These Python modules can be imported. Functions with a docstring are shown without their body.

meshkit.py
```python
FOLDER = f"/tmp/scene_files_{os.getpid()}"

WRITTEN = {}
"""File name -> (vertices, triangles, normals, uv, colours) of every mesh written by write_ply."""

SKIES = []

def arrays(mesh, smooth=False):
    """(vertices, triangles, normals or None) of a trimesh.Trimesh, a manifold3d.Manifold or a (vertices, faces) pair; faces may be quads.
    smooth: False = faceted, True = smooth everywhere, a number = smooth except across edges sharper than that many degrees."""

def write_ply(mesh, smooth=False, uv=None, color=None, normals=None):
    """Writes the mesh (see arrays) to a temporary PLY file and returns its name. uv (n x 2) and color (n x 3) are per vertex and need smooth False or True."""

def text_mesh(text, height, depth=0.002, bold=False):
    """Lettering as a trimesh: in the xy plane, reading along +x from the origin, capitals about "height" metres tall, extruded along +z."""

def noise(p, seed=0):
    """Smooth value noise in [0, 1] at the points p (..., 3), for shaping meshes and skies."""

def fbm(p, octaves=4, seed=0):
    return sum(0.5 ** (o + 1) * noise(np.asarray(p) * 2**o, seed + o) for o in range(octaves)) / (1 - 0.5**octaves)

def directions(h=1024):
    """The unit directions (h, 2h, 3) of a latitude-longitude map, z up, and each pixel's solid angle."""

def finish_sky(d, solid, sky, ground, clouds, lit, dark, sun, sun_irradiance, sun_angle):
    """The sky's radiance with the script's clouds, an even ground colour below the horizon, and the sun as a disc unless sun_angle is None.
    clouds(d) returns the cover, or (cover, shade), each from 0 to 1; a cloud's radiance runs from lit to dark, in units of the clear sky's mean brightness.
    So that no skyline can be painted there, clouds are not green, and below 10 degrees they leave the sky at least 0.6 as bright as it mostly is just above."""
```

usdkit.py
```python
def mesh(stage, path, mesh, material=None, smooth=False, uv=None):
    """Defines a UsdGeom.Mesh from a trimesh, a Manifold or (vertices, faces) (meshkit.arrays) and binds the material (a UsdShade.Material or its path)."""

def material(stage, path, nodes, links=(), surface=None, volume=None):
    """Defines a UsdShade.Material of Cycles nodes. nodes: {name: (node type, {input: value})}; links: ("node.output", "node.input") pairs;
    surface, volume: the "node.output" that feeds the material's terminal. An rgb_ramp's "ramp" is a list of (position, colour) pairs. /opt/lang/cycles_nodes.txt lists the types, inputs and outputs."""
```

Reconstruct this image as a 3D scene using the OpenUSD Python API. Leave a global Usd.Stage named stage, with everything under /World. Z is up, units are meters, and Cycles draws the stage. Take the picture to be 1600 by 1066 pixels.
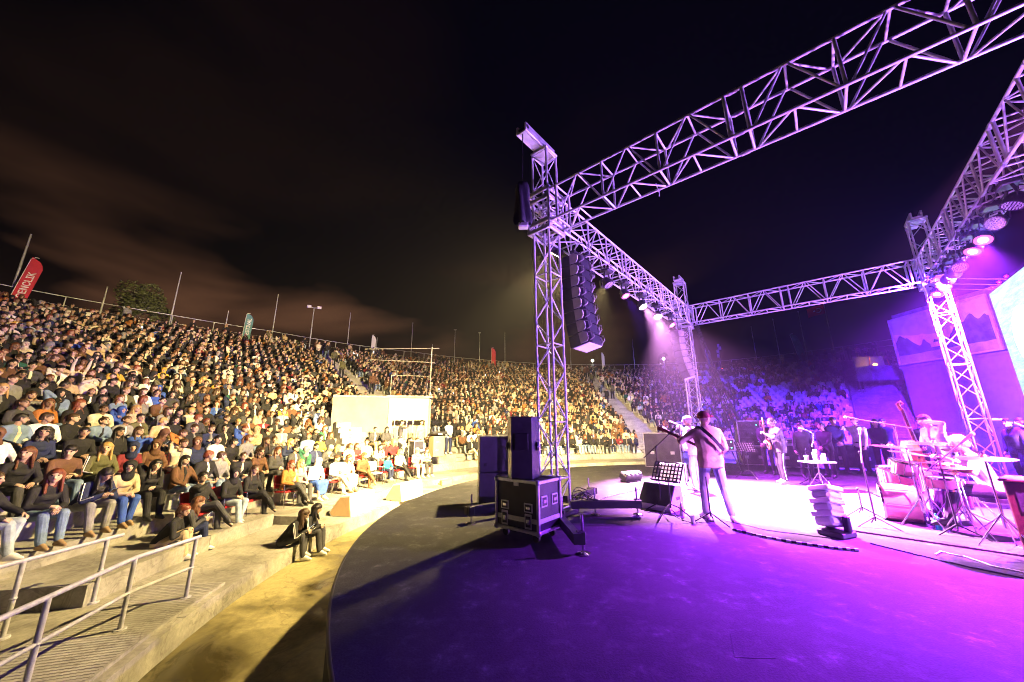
import math, random
import numpy as np, trimesh, manifold3d as m3, usdkit, meshkit
from pxr import Usd, UsdGeom, UsdLux, UsdShade, Gf, Sdf, Vt

rng = np.random.default_rng(7)
stage = Usd.Stage.CreateInMemory()
UsdGeom.SetStageUpAxis(stage, 'Z')
UsdGeom.Xform.Define(stage, '/World')
UsdGeom.Scope.Define(stage, '/World/Looks')

# ------------------------------------------------------------------ camera
FPX, PITCH, ROLL, EYE = 549.69, 0.2351, -0.0068, 1.5525
_cp, _sp, _cr, _sr = math.cos(PITCH), math.sin(PITCH), math.cos(ROLL), math.sin(ROLL)
CF = np.array([0, _cp, _sp]); _u = np.array([0, -_sp, _cp]); _r = np.array([1.0, 0, 0])
CR = _r * _cr + _u * _sr; CU = -_r * _sr + _u * _cr
cam = UsdGeom.Camera.Define(stage, '/World/camera')
cam.CreateHorizontalApertureAttr(36.0); cam.CreateFocalLengthAttr(36.0 * FPX / 1600)
cam.CreateClippingRangeAttr(Gf.Vec2f(0.1, 2000))
cam.AddTransformOp().Set(Gf.Matrix4d(*CR, 0, *CU, 0, *(-CF), 0, 0, 0, EYE, 1))
cam.CreateExposureAttr(0.0)

def ray(x, y): return CF + CR * (x - 800) / FPX + CU * (533 - y) / FPX
def at_z(x, y, z):                         # where the line of sight through a pixel meets the height z
    d = ray(x, y); return np.array([0, 0, EYE]) + d * (z - EYE) / d[2]
def at_d(x, y, dep): return np.array([0, 0, EYE]) + dep * ray(x, y)
def proj(P):
    P = np.asarray(P, float) - [0, 0, EYE]; z = P @ CF
    return np.stack([800 + FPX * (P @ CR) / z, 533 - FPX * (P @ CU) / z, z], -1)

# ------------------------------------------------------------------ sky and moonlight
usdkit.material(stage, '/World/Looks/night_sky', {
    'sky': ('sky_texture', {'sky_type': 'single_scattering', 'sun_disc': False, 'sun_elevation': -0.12, 'sun_rotation': 2.6}),
    'dim': ('mix_color', {'blend_type': 'multiply', 'fac': 1.0, 'b': (0.02, 0.02, 0.03), 'use_clamp': False}),
    'tc': ('texture_coordinate', {}),
    'sep': ('separate_xyz', {}),
        'mp': ('mapping', {'scale': (1.5, 1.5, 4.2), 'location': (2.3, 1.15, 0.35)}),
    'n': ('noise_texture', {'scale': 1.25, 'detail': 4.0, 'roughness': 0.5, 'distortion': 0.3}),
    'cl': ('rgb_ramp', {'ramp': [(0.0, (0, 0, 0)), (0.47, (0, 0, 0)), (0.68, (1, 1, 1)), (1.0, (1, 1, 1))]}),
    'hz': ('rgb_ramp', {'ramp': [(0.0, (0.0240, 0.0150, 0.0140)), (0.16, (0.0150, 0.0082, 0.0064)), (0.25, (0.0045, 0.0026, 0.0023)), (0.34, (0.0012, 0.0011, 0.0016)), (1.0, (0.0010, 0.0010, 0.0020))]}),
    'az': ('math', {'math_type': 'multiply_add', 'value2': -0.85, 'value3': 0.55}),
    'azc': ('clamp', {'min': 0.0, 'max': 1.0}),
    'warm': ('mix_color', {'blend_type': 'mix', 'a': (0.0010, 0.0010, 0.0034), 'use_clamp': False}),
    'zr': ('rgb_ramp', {'ramp': [(0.0, (0.5, 0.5, 0.5)), (0.16, (0.9, 0.9, 0.9)), (0.29, (1.1, 1.1, 1.1)), (0.37, (0.4, 0.4, 0.4)), (0.46, (0.05, 0.05, 0.05)), (1.0, (0.02, 0.02, 0.02))]}),
    'cm': ('mix_color', {'blend_type': 'multiply', 'fac': 1.0, 'use_clamp': False}),
    'ca': ('mix_color', {'blend_type': 'multiply', 'fac': 1.0, 'use_clamp': False, 'b': (0.11, 0.048, 0.024)}),
    'cz': ('mix_color', {'blend_type': 'multiply', 'fac': 1.0, 'use_clamp': False}),
    's1': ('mix_color', {'blend_type': 'add', 'fac': 1.0, 'use_clamp': False}),
    's2': ('mix_color', {'blend_type': 'add', 'fac': 1.0, 'use_clamp': False}),
    'big': ('mix_color', {'blend_type': 'multiply', 'fac': 1.0, 'use_clamp': False, 'b': (10, 10, 10)}),
    'bg': ('background_shader', {'strength': 0.1}),
}, [('sky.color', 'dim.a'), ('tc.generated', 'sep.vector'), ('tc.generated', 'mp.vector'),
     ('mp.vector', 'n.vector'), ('n.fac', 'cl.fac'),
    ('sep.z', 'hz.fac'), ('sep.x', 'az.value1'), ('az.value', 'azc.value'), ('azc.result', 'warm.fac'), ('hz.color', 'warm.b'),
    ('sep.z', 'zr.fac'), ('cl.color', 'cm.a'), ('zr.color', 'cm.b'), ('cm.result', 'ca.a'), ('ca.result', 'cz.a'), ('azc.result', 'cz.b'),
    ('dim.result', 's1.a'), ('warm.result', 's1.b'), ('s1.result', 's2.a'), ('cz.result', 's2.b'), ('s2.result', 'big.a'), ('big.result', 'bg.color')], surface='bg.background')
sky = UsdLux.DomeLight.Define(stage, '/World/sky')
UsdShade.MaterialBindingAPI.Apply(sky.GetPrim()).Bind(UsdShade.Material.Get(stage, '/World/Looks/night_sky'))
sky.GetPrim().SetCustomDataByKey('kind', 'structure')
moon = UsdLux.DistantLight.Define(stage, '/World/moonlight')
moon.CreateNormalizeAttr(True); moon.CreateIntensityAttr(0.0015); moon.CreateAngleAttr(0.5); moon.CreateColorAttr(Gf.Vec3f(1.0, 0.93, 0.85))
moon.AddRotateXYZOp().Set(Gf.Vec3f(40, 0, 150))

# ------------------------------------------------------------------ strengths of the stage lighting (each light is made with its lamp below)
FLOOD_WATTS = 15000.0        # warm audience floods behind the front truss
PAR_WATTS = 5200.0           # wash lights on the trusses
HAZE = 0.00075

# ------------------------------------------------------------------ helpers
LK = '/World/Looks/'
class MB:
    """Collects faces; build() makes them one mesh of the scene."""
    def __init__(s): s.v, s.f, s.n = [], [], 0
    def add(s, v, f):
        v = np.asarray(v, float); f = np.asarray(f, int)
        if f.shape[1] == 4: f = np.vstack([f[:, [0, 1, 2]], f[:, [0, 2, 3]]])
        s.v.append(v); s.f.append(f + s.n); s.n += len(v); return s
    def tm(s, m, T=None):
        v = np.array(m.vertices) if T is None else np.array(m.vertices) @ T[:3, :3].T + T[:3, 3]
        return s.add(v, np.array(m.faces))
    def flat(s, v, f):                      # own corners per face: crisp edges
        v = np.asarray(v, float); f = np.asarray(f, int)
        return s.add(v[f].reshape(-1, 3), np.arange(f.size).reshape(f.shape))
    def box(s, c, size, R=None, ch=0.0):
        h = np.asarray(size, float) / 2
        if ch > 0:
            pts = []
            for sx in (-1, 1):
                for sy in (-1, 1):
                    for sz in (-1, 1):
                        g = np.array([sx, sy, sz])
                        for k in range(3):
                            q = h - ch; q[k] = h[k]; pts.append(g * q)
            hull = trimesh.convex.convex_hull(np.array(pts)); v, f = np.array(hull.vertices), np.array(hull.faces)
        else:
            v = np.array([[x, y, z] for x in (-1, 1) for y in (-1, 1) for z in (-1, 1)], float) * h
            f = np.array([[0, 1, 3, 2], [4, 6, 7, 5], [0, 4, 5, 1], [2, 3, 7, 6], [0, 2, 6, 4], [1, 5, 7, 3]])
        if R is not None: v = v @ np.asarray(R).T
        return s.flat(v + np.asarray(c, float), f)
    def bar(s, p0, p1, w, h, up=(0, 0, 1)):
        p0, p1 = np.asarray(p0, float), np.asarray(p1, float); d = p1 - p0; L = np.linalg.norm(d); d = d / L
        x = np.cross(d, up); x = x / (np.linalg.norm(x) + 1e-12); z = np.cross(x, d)
        return s.box((p0 + p1) / 2, (w, L, h), np.stack([x, d, z], 1))
    def tube(s, p0, p1, r, n=8, r1=None, caps=True):
        return s.path([p0, p1], [r, r if r1 is None else r1], n, caps)
    def path(s, pts, r, n=8, caps=True):
        p = np.asarray(pts, float); r = np.broadcast_to(r, (len(p),)).astype(float)
        t = np.gradient(p, axis=0); t /= np.linalg.norm(t, axis=1, keepdims=True) + 1e-12
        ref = np.array([0, 0, 1.0]) if abs(t[0, 2]) < 0.9 else np.array([1.0, 0, 0])
        a = np.cross(t, ref); a /= np.linalg.norm(a, axis=1, keepdims=True) + 1e-12
        b = np.cross(t, a); ang = np.arange(n) * 2 * np.pi / n
        ring = p[:, None] + r[:, None, None] * (np.cos(ang)[None, :, None] * a[:, None] + np.sin(ang)[None, :, None] * b[:, None])
        k = len(p); f = []
        for i in range(k - 1):
            for j in range(n):
                f.append([i * n + j, i * n + (j + 1) % n, (i + 1) * n + (j + 1) % n, (i + 1) * n + j])
        s.add(ring.reshape(-1, 3), np.array(f)[:, ::-1])
        if caps:
            for e, o in ((0, 1), (k - 1, -1)):
                v = np.vstack([ring[e], p[e]]); g = [[j, (j + 1) % n, n][::o] for j in range(n)]
                s.add(v, g)
        return s
    def lathe(s, prof, n=20, c=(0, 0, 0), R=None):
        prof = np.asarray(prof, float); ang = np.arange(n) * 2 * np.pi / n
        for i in range(len(prof) - 1):       # own vertices per band: crisp profile
            v = []
            for rr, z in prof[i:i + 2]: v += [[rr * math.cos(a), rr * math.sin(a), z] for a in ang]
            v = np.array(v)
            if R is not None: v = v @ np.asarray(R).T
            s.add(v + np.asarray(c, float), [[j, (j + 1) % n, n + (j + 1) % n, n + j] for j in range(n)])
        return s
    def ball(s, c, r, n=10, R=None):
        u = trimesh.creation.uv_sphere(1.0, count=[max(4, n // 2 + 1), n]); v = np.array(u.vertices) * np.broadcast_to(r, 3)
        if R is not None: v = v @ np.asarray(R).T
        return s.add(v + np.asarray(c, float), np.array(u.faces))
    def prism(s, poly, h, c=(0, 0, 0), R=None):
        """A convex or simple outline in its own xy plane, h thick along its z."""
        from shapely import Polygon
        m = trimesh.creation.extrude_polygon(Polygon(poly), h, engine='earcut'); v = np.array(m.vertices)
        if R is not None: v = v @ np.asarray(R).T
        return s.flat(v + np.asarray(c, float), np.array(m.faces))
    def get(s): return np.vstack(s.v), np.vstack(s.f)
    def build(s, name, m, parent=None, smooth=True): return part(name, s.get(), m, parent, smooth)

_count = {}
def numbered(parent, name):
    k = _count.get((parent, name), 0); _count[(parent, name)] = k + 1
    return f'{parent}/{name}' + (f'_{k:03d}' if k else '')
def path_of(p): return '/World' if p is None else (p if isinstance(p, str) else str(p.GetPath()))
def tidy(mesh):
    if isinstance(mesh, (tuple, list)):
        v, f = np.asarray(mesh[0], float), np.asarray(mesh[1], int); u, inv = np.unique(f, return_inverse=True)
        if len(u) != len(v): return v[u], inv.reshape(f.shape)
    return mesh
def part(name, mesh, m, parent=None, smooth=True):
    mesh = tidy(mesh)
    return usdkit.mesh(stage, numbered(path_of(parent), name), mesh, M[m] if isinstance(m, str) else m, smooth).GetPrim()
def tag(p, label=None, cat=None, group=None, kind=None):
    for k, v in (('label', label), ('category', cat), ('group', group), ('kind', kind)):
        if v: p.SetCustomDataByKey(k, v)
    return p
def rotz(a): c, s = math.cos(a), math.sin(a); return np.array([[c, -s, 0], [s, c, 0], [0, 0, 1.0]])
def rotx(a): c, s = math.cos(a), math.sin(a); return np.array([[1.0, 0, 0], [0, c, -s], [0, s, c]])
def roty(a): c, s = math.cos(a), math.sin(a); return np.array([[c, 0, s], [0, 1.0, 0], [-s, 0, c]])
def thing(name, label, cat, loc=(0, 0, 0), rz=0.0, group=None, scale=None, kind=None):
    x = UsdGeom.Xform.Define(stage, numbered('/World', name))
    x.AddTranslateOp().Set(Gf.Vec3d(*map(float, loc)))
    if rz: x.AddRotateZOp().Set(math.degrees(rz))
    if scale: x.AddScaleOp().Set(Gf.Vec3f(scale, scale, scale))
    return tag(x.GetPrim(), label, cat, group, kind)
def dup(src, loc, rz, label, scale=None):
    """A copy of a thing with its parts, under the next number."""
    was = src.GetCustomData()
    r = thing(src.GetName().rstrip('0123456789_') if src.GetName()[-1].isdigit() else src.GetName(), label, was['category'], loc, rz, was.get('group'), scale)
    r.GetReferences().AddInternalReference(src.GetPath()); r.SetInstanceable(True)
    return r
def frame(z, x=None):
    """Columns x, y, z with z along the given direction."""
    z = np.asarray(z, float); z = z / np.linalg.norm(z)
    x = np.array([1.0, 0, 0]) if x is None else np.asarray(x, float)
    if abs(x @ z) > 0.98: x = np.array([0, 1.0, 0])
    x = x - z * (x @ z); x /= np.linalg.norm(x)
    return np.stack([x, np.cross(z, x), z], 1)
def spot(parent, pos, to, col, power, r=0.06, ang=20, soft=0.4, name='beam'):
    L = UsdLux.SphereLight.Define(stage, numbered(path_of(parent), name)); L.CreateRadiusAttr(r); L.CreateColorAttr(Gf.Vec3f(*col)); L.CreateIntensityAttr(power); L.CreateNormalizeAttr(True)
    sh = UsdLux.ShapingAPI.Apply(L.GetPrim()); sh.CreateShapingConeAngleAttr(ang); sh.CreateShapingConeSoftnessAttr(soft)
    R = frame(np.asarray(pos, float) - np.asarray(to, float))
    L.AddTransformOp().Set(Gf.Matrix4d(*R[:, 0], 0, *R[:, 1], 0, *R[:, 2], 0, *map(float, pos), 1))

# ------------------------------------------------------------------ materials
M = {}
def mat(name, col, rough=0.6, metal=0.0, var=0.0, vscale=6.0, bump=0.0, bscale=40.0, spec=0.5, emit=None, estr=1.0):
    n = {'p': ('principled_bsdf', {'base_color': col, 'roughness': rough, 'metallic': metal, 'specular_ior_level': spec})}
    l = []
    if emit: n['p'][1].update(emission_color=emit, emission_strength=estr)
    if var or bump: n['tc'] = ('texture_coordinate', {})
    if var:
        n['n'] = ('noise_texture', {'scale': vscale, 'detail': 5.0, 'roughness': 0.6})
        lo, hi = [tuple(max(0, c * k) for c in col) for k in (1 - var, 1 + var)]
        n['r'] = ('rgb_ramp', {'ramp': [(0.0, lo), (0.3, lo), (0.7, hi), (1.0, hi)]})
        l += [('tc.object', 'n.vector'), ('n.fac', 'r.fac'), ('r.color', 'p.base_color')]
    if bump:
        n['bn'] = ('noise_texture', {'scale': bscale, 'detail': 4.0, 'roughness': 0.65})
        n['b'] = ('bump', {'strength': bump, 'distance': 0.02})
        l += [('tc.object', 'bn.vector'), ('bn.fac', 'b.height'), ('b.normal', 'p.normal')]
    M[name] = usdkit.material(stage, LK + name, n, l, surface='p.BSDF'); return M[name]
def emitter(name, col, strength):
    M[name] = usdkit.material(stage, LK + name, {'e': ('emission', {'color': col, 'strength': strength})}, surface='e.emission')

mat('aluminium', (0.60, 0.60, 0.62), 0.42, 0.35, 0.12, 9.0, 0.08, 60)
mat('steel_plate', (0.52, 0.52, 0.54), 0.45, 0.4, 0.15, 5.0)
mat('black_metal', (0.025, 0.025, 0.028), 0.5, 0.2, 0.3, 9.0)
mat('black_plastic', (0.022, 0.022, 0.025), 0.45, 0.0, 0.25, 14.0, 0.1, 120)
mat('grille', (0.03, 0.03, 0.033), 0.6, 0.3, 0.3, 60.0, 0.4, 220)
mat('case_laminate', (0.035, 0.035, 0.04), 0.42, 0.0, 0.35, 4.0, 0.25, 180)
mat('case_edge', (0.55, 0.55, 0.56), 0.38, 0.6, 0.15, 20.0)
mat('chrome', (0.75, 0.75, 0.77), 0.14, 1.0)
mat('cable_rubber', (0.015, 0.015, 0.017), 0.55)
mat('drape', (0.02, 0.02, 0.028), 0.7, 0.0, 0.3, 8.0, 0.3, 30)
mat('white_shell', (0.62, 0.62, 0.62), 0.45, 0.0, 0.08, 5.0)
mat('grey_seat', (0.58, 0.58, 0.60), 0.4, 0.0, 0.12, 3.0)
mat('red_seat', (0.45, 0.02, 0.025), 0.38, 0.0, 0.15, 4.0)
mat('paper', (0.8, 0.8, 0.78), 0.8)
mat('cymbal', (0.75, 0.55, 0.22), 0.25, 1.0, 0.15, 30.0)
mat('drum_shell', (0.60, 0.22, 0.30), 0.25, 0.0, 0.15, 8.0)
mat('drum_head', (0.78, 0.77, 0.74), 0.5, 0.0, 0.06, 10.0)
mat('maple', (0.35, 0.14, 0.05), 0.35, 0.0, 0.3, 5.0)
mat('dark_wood', (0.10, 0.035, 0.022), 0.4, 0.0, 0.35, 6.0, 0.15, 60)
mat('rail_paint', (0.42, 0.42, 0.46), 0.5, 0.1, 0.2, 12.0, 0.25, 90)
mat('dull_steel', (0.26, 0.25, 0.22), 0.55, 0.3, 0.2, 6.0)
mat('plaster_wing', (0.26, 0.235, 0.18), 0.85, 0.0, 0.14, 1.2, 0.2, 30)  # booth plaster darkened for the wing: its weaker light put into the colour
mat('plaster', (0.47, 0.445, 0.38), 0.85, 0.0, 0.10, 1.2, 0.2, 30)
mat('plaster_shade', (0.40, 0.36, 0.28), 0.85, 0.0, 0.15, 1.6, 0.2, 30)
mat('wall_dark', (0.20, 0.20, 0.24), 0.85, 0.0, 0.10, 0.5, 0.2, 20)
mat('galvanised', (0.55, 0.57, 0.55), 0.45, 0.5, 0.15, 4.0)
mat('banner_red', (0.50, 0.015, 0.04), 0.7, 0.0, 0.12, 3.0)
mat('banner_teal', (0.08, 0.22, 0.22), 0.7, 0.0, 0.15, 3.0)
mat('banner_white', (0.75, 0.75, 0.72), 0.7)
mat('flag_red', (0.55, 0.01, 0.02), 0.7)
mat('bark', (0.10, 0.07, 0.045), 0.9, 0.0, 0.3, 9.0, 0.4, 30)
mat('leaves', (0.075, 0.095, 0.022), 0.6, 0.0, 0.45, 1.1)
mat('shoe_white', (0.68, 0.67, 0.64), 0.6, 0.0, 0.1, 20.0)
mat('shoe_black', (0.02, 0.02, 0.022), 0.5)
mat('shoe_tan', (0.30, 0.20, 0.11), 0.6)
mat('tape_white', (0.75, 0.75, 0.75), 0.6)
mat('cardboard', (0.42, 0.28, 0.16), 0.8, 0.0, 0.1, 5.0)
emitter('phone_screen', (0.75, 0.87, 1.0), 3.0)
emitter('phone_torch', (0.92, 0.97, 1.0), 160.0)
emitter('par_pink', (1.0, 0.10, 0.55), 3.2)
emitter('par_core', (1.0, 0.62, 0.88), 24.0)
emitter('par_white', (1.0, 0.80, 0.95), 40.0)
emitter('led_blue', (0.2, 0.5, 1.0), 12.0)
emitter('led_red', (1.0, 0.10, 0.06), 14.0)
emitter('led_green', (0.1, 1.0, 0.6), 8.0)
emitter('flood_green', (0.80, 1.0, 0.62), 220.0)
emitter('flood_white', (0.92, 1.0, 0.95), 220.0)
emitter('lamp_orange', (1.0, 0.35, 0.05), 9.0)
emitter('flood_warm', (1.0, 0.80, 0.42), 30.0)
# concrete of the tiers: pale, stained
def concrete(name, lo, hi, scale, rough=0.85, wet=False):
    n = {'g': ('geometry', {}), 'n1': ('noise_texture', {'scale': scale, 'detail': 8.0, 'roughness': 0.62, 'distortion': 0.6}), 'n2': ('noise_texture', {'scale': scale * 14, 'detail': 4.0, 'roughness': 0.7}),
         'r': ('rgb_ramp', {'ramp': [(0.0, lo), (0.38, lo), (0.6, hi), (1.0, hi)]}), 'r2': ('rgb_ramp', {'ramp': [(0.3, (0.72, 0.72, 0.72)), (0.65, (1, 1, 1))]}),
         'n3': ('noise_texture', {'scale': scale * .9, 'detail': 6.0, 'roughness': 0.55, 'distortion': 1.2}), 'rc': ('rgb_ramp', {'ramp': [(0.0, (1, 1, 1)), (.487, (1, 1, 1)), (.497, (.42, .40, .38)), (.503, (.42, .40, .38)), (.513, (1, 1, 1)), (1.0, (1, 1, 1))]}), 'mc': ('mix_color', {'blend_type': 'multiply', 'fac': .42}),
         'm': ('mix_color', {'blend_type': 'multiply', 'fac': 1.0}), 'b': ('bump', {'strength': 0.35, 'distance': 0.01}), 'p': ('principled_bsdf', {'roughness': rough})}
    l = [('g.position', 'n1.vector'), ('g.position', 'n2.vector'), ('n1.fac', 'r.fac'), ('n2.fac', 'r2.fac'), ('r.color', 'm.a'), ('r2.color', 'm.b'), ('g.position', 'n3.vector'), ('n3.fac', 'rc.fac'), ('m.result', 'mc.a'), ('rc.color', 'mc.b'), ('mc.result', 'p.base_color'), ('n2.fac', 'b.height'), ('b.normal', 'p.normal')]
    if wet:
        n['rr'] = ('rgb_ramp', {'ramp': [(0.36, (0.22, 0.22, 0.22)), (0.56, (0.8, 0.8, 0.8))]}); l += [('n1.fac', 'rr.fac'), ('rr.color', 'p.roughness')]
    M[name] = usdkit.material(stage, LK + name, n, l, surface='p.BSDF')
concrete('tier_concrete', (0.26, 0.25, 0.23), (0.40, 0.385, 0.35), 0.8)
concrete('kerb_concrete', (0.20, 0.19, 0.16), (0.36, 0.345, 0.30), 1.1)
concrete('stair_concrete', (0.22, 0.215, 0.21), (0.34, 0.33, 0.32), 1.0)
concrete('wet_floor', (0.050, 0.040, 0.012), (0.33, 0.285, 0.13), 0.75, 0.7, True)
concrete('earth', (0.03, 0.03, 0.025), (0.06, 0.055, 0.045), 0.3)
# the stage carpet: dark felt, trodden and dusty
M['carpet'] = usdkit.material(stage, LK + 'carpet', {
    'g': ('geometry', {}), 'n1': ('noise_texture', {'scale': 0.9, 'detail': 7.0, 'roughness': 0.65}), 'n2': ('noise_texture', {'scale': 60.0, 'detail': 3.0, 'roughness': 0.7}), 'n3': ('noise_texture', {'scale': 3.4, 'detail': 9.0, 'roughness': 0.74, 'distortion': .12}),
    'r': ('rgb_ramp', {'ramp': [(0.3, (0.030, 0.030, 0.033)), (0.7, (0.060, 0.059, 0.058))]}), 'r3': ('rgb_ramp', {'ramp': [(0.50, (0, 0, 0)), (0.60, (0.016, 0.016, 0.016)), (0.70, (0.085, 0.083, 0.080))]}),
    'r2': ('rgb_ramp', {'ramp': [(0.3, (0.55, 0.55, 0.55)), (0.7, (1, 1, 1))]}), 'm': ('mix_color', {'blend_type': 'multiply', 'fac': 1.0}), 'a': ('mix_color', {'blend_type': 'add', 'fac': 1.0}),
    'b': ('bump', {'strength': 0.6, 'distance': 0.006}), 'p': ('principled_bsdf', {'roughness': 0.9, 'specular_ior_level': 0.25})},
    [('g.position', 'n1.vector'), ('g.position', 'n2.vector'), ('g.position', 'n3.vector'), ('n1.fac', 'r.fac'), ('n2.fac', 'r2.fac'), ('n3.fac', 'r3.fac'), ('r.color', 'm.a'), ('r2.color', 'm.b'),
     ('m.result', 'a.a'), ('r3.color', 'a.b'), ('a.result', 'p.base_color'), ('n2.fac', 'b.height'), ('b.normal', 'p.normal')], surface='p.BSDF')

# ------------------------------------------------------------------ the ground, the amphitheatre
C0 = np.array([9.5, 8.0])                       # centre of the seating arcs
def rim_R(deg): return np.interp(deg, [40, 49.1, 57.1, 66.4, 83.4, 98.8, 121.7, 132.3, 142.9, 152.4, 162.7, 180, 200], [43.5, 45.4, 46.9, 48.0, 46, 43.9, 41.0, 40.9, 40.7, 41.9, 43.8, 44.2, 44.2])
NROW, R_ROW0, Z_ROW0, Z_RIM = 27, 17.2, -0.35, 8.6
def row_R(i, deg): return R_ROW0 + (rim_R(deg) - 1.5 - R_ROW0) * i / NROW
def row_z(i): return Z_ROW0 + (Z_RIM - Z_ROW0) * i / NROW
def pol(R, deg, z=0.0):
    a = math.radians(deg); return np.array([C0[0] + R * math.cos(a), C0[1] + R * math.sin(a), z])
def arc(mb, th0, th1, R0, R1, z0, z1, step=2.0, lip=0.0):
    n = max(2, int(abs(th1 - th0) / step) + 1); ths = np.linspace(th0, th1, n)
    f0 = R0 if callable(R0) else (lambda t: R0); f1 = R1 if callable(R1) else (lambda t: R1)
    A = np.array([pol(f0(t), t) for t in ths])[:, :2]; B = np.array([pol(f1(t), t) for t in ths])[:, :2]
    def strip(P, zp, Q, zq):
        v = np.vstack([np.c_[P, np.full(n, zp)], np.c_[Q, np.full(n, zq)]])
        mb.add(v, [[k, k + 1, n + k + 1, n + k] for k in range(n - 1)])
    strip(A, z1, B, z1)                          # top
    strip(A, z0, A, z1)                          # riser
    strip(B, z1, B, z0)                          # back
    for e in (0, n - 1):
        mb.add([[*A[e], z0], [*B[e], z0], [*B[e], z1], [*A[e], z1]], [[0, 1, 2, 3]])
    return mb

tag(MB().box((0, 40, -1.45), (700, 700, 0.3)).build('ground', 'earth', smooth=False), kind='structure')
# the floor of the orchestra: one sheet with slight hollows
g = np.linspace(0, 1, 90); X, Y = np.meshgrid(-7.0 + 34 * g, -4 + 32 * g); P = np.stack([X, Y, X * 0], -1)
Z = -1.2 + 0.02 * (meshkit.fbm(P * 0.8, 4, 3) - 0.5)
nn = 90; F = [[i * nn + j, i * nn + j + 1, (i + 1) * nn + j + 1, (i + 1) * nn + j] for i in range(nn - 1) for j in range(nn - 1)]
tag(part('orchestra_floor', (np.stack([X, Y, Z], -1).reshape(-1, 3), F), 'wet_floor'), kind='structure')
# kerb, ringed walkway and the broad step of the front chairs
def slabs(name, m, th0, th1, R0, R1, z0, z1, length, seed):
    """A ring of cast slabs with open joints; each slab a part."""
    rg = np.random.default_rng(seed); x = UsdGeom.Xform.Define(stage, numbered('/World', name)).GetPrim(); tag(x, kind='structure'); t = th0
    while t < th1 - .2:
        e = min(th1, t + math.degrees(length * rg.uniform(.8, 1.25) / R0)); dz = rg.uniform(-.006, .006)
        arc(MB(), t + .035, e - .035, R0 + rg.uniform(-.012, .012), R1, z0, z1 + dz).build('slab', m, x, False); t = e
slabs('kerb_walkway', 'kerb_concrete', 30, 205, 14.1, 15.25, -1.3, -0.9, 3.2, 1)
slabs('front_terrace', 'kerb_concrete', 30, 173.0, 15.1, 17.35, -1.3, -0.7, 2.6, 2)
slabs('front_bench_terrace', 'kerb_concrete', 173.3, 188.5, 15.75, 17.35, -1.3, -0.62, 2.2, 3)
tag(arc(MB(), 186.0, 205, 15.2, 17.4, -1.3, -0.905).build('lower_walkway', 'kerb_concrete', smooth=False), kind='structure')
tag(arc(MB(), 172.2, 186, 15.2, 15.9, -1.3, -0.904).build('side_walkway', 'kerb_concrete', smooth=False), kind='structure')
# ribbed steel ramp on the walkway by the railings
rp = thing('ramp_plate', 'ribbed steel ramp plate on the walkway under the lavender railings', 'ramp')
pl = MB(); arc(pl, 186.5, 203, 14.22, 15.5, -0.9, -0.862); pl.build('plate', 'tier_concrete', rp, False)
rb = MB()
for t in np.arange(186.7, 203, 0.22): rb.bar(pol(14.25, t, -0.859), pol(15.46, t, -0.859), 0.016, 0.0022)
tag(rb.build('rib', 'tier_concrete', rp, False), kind='stuff')

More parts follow.
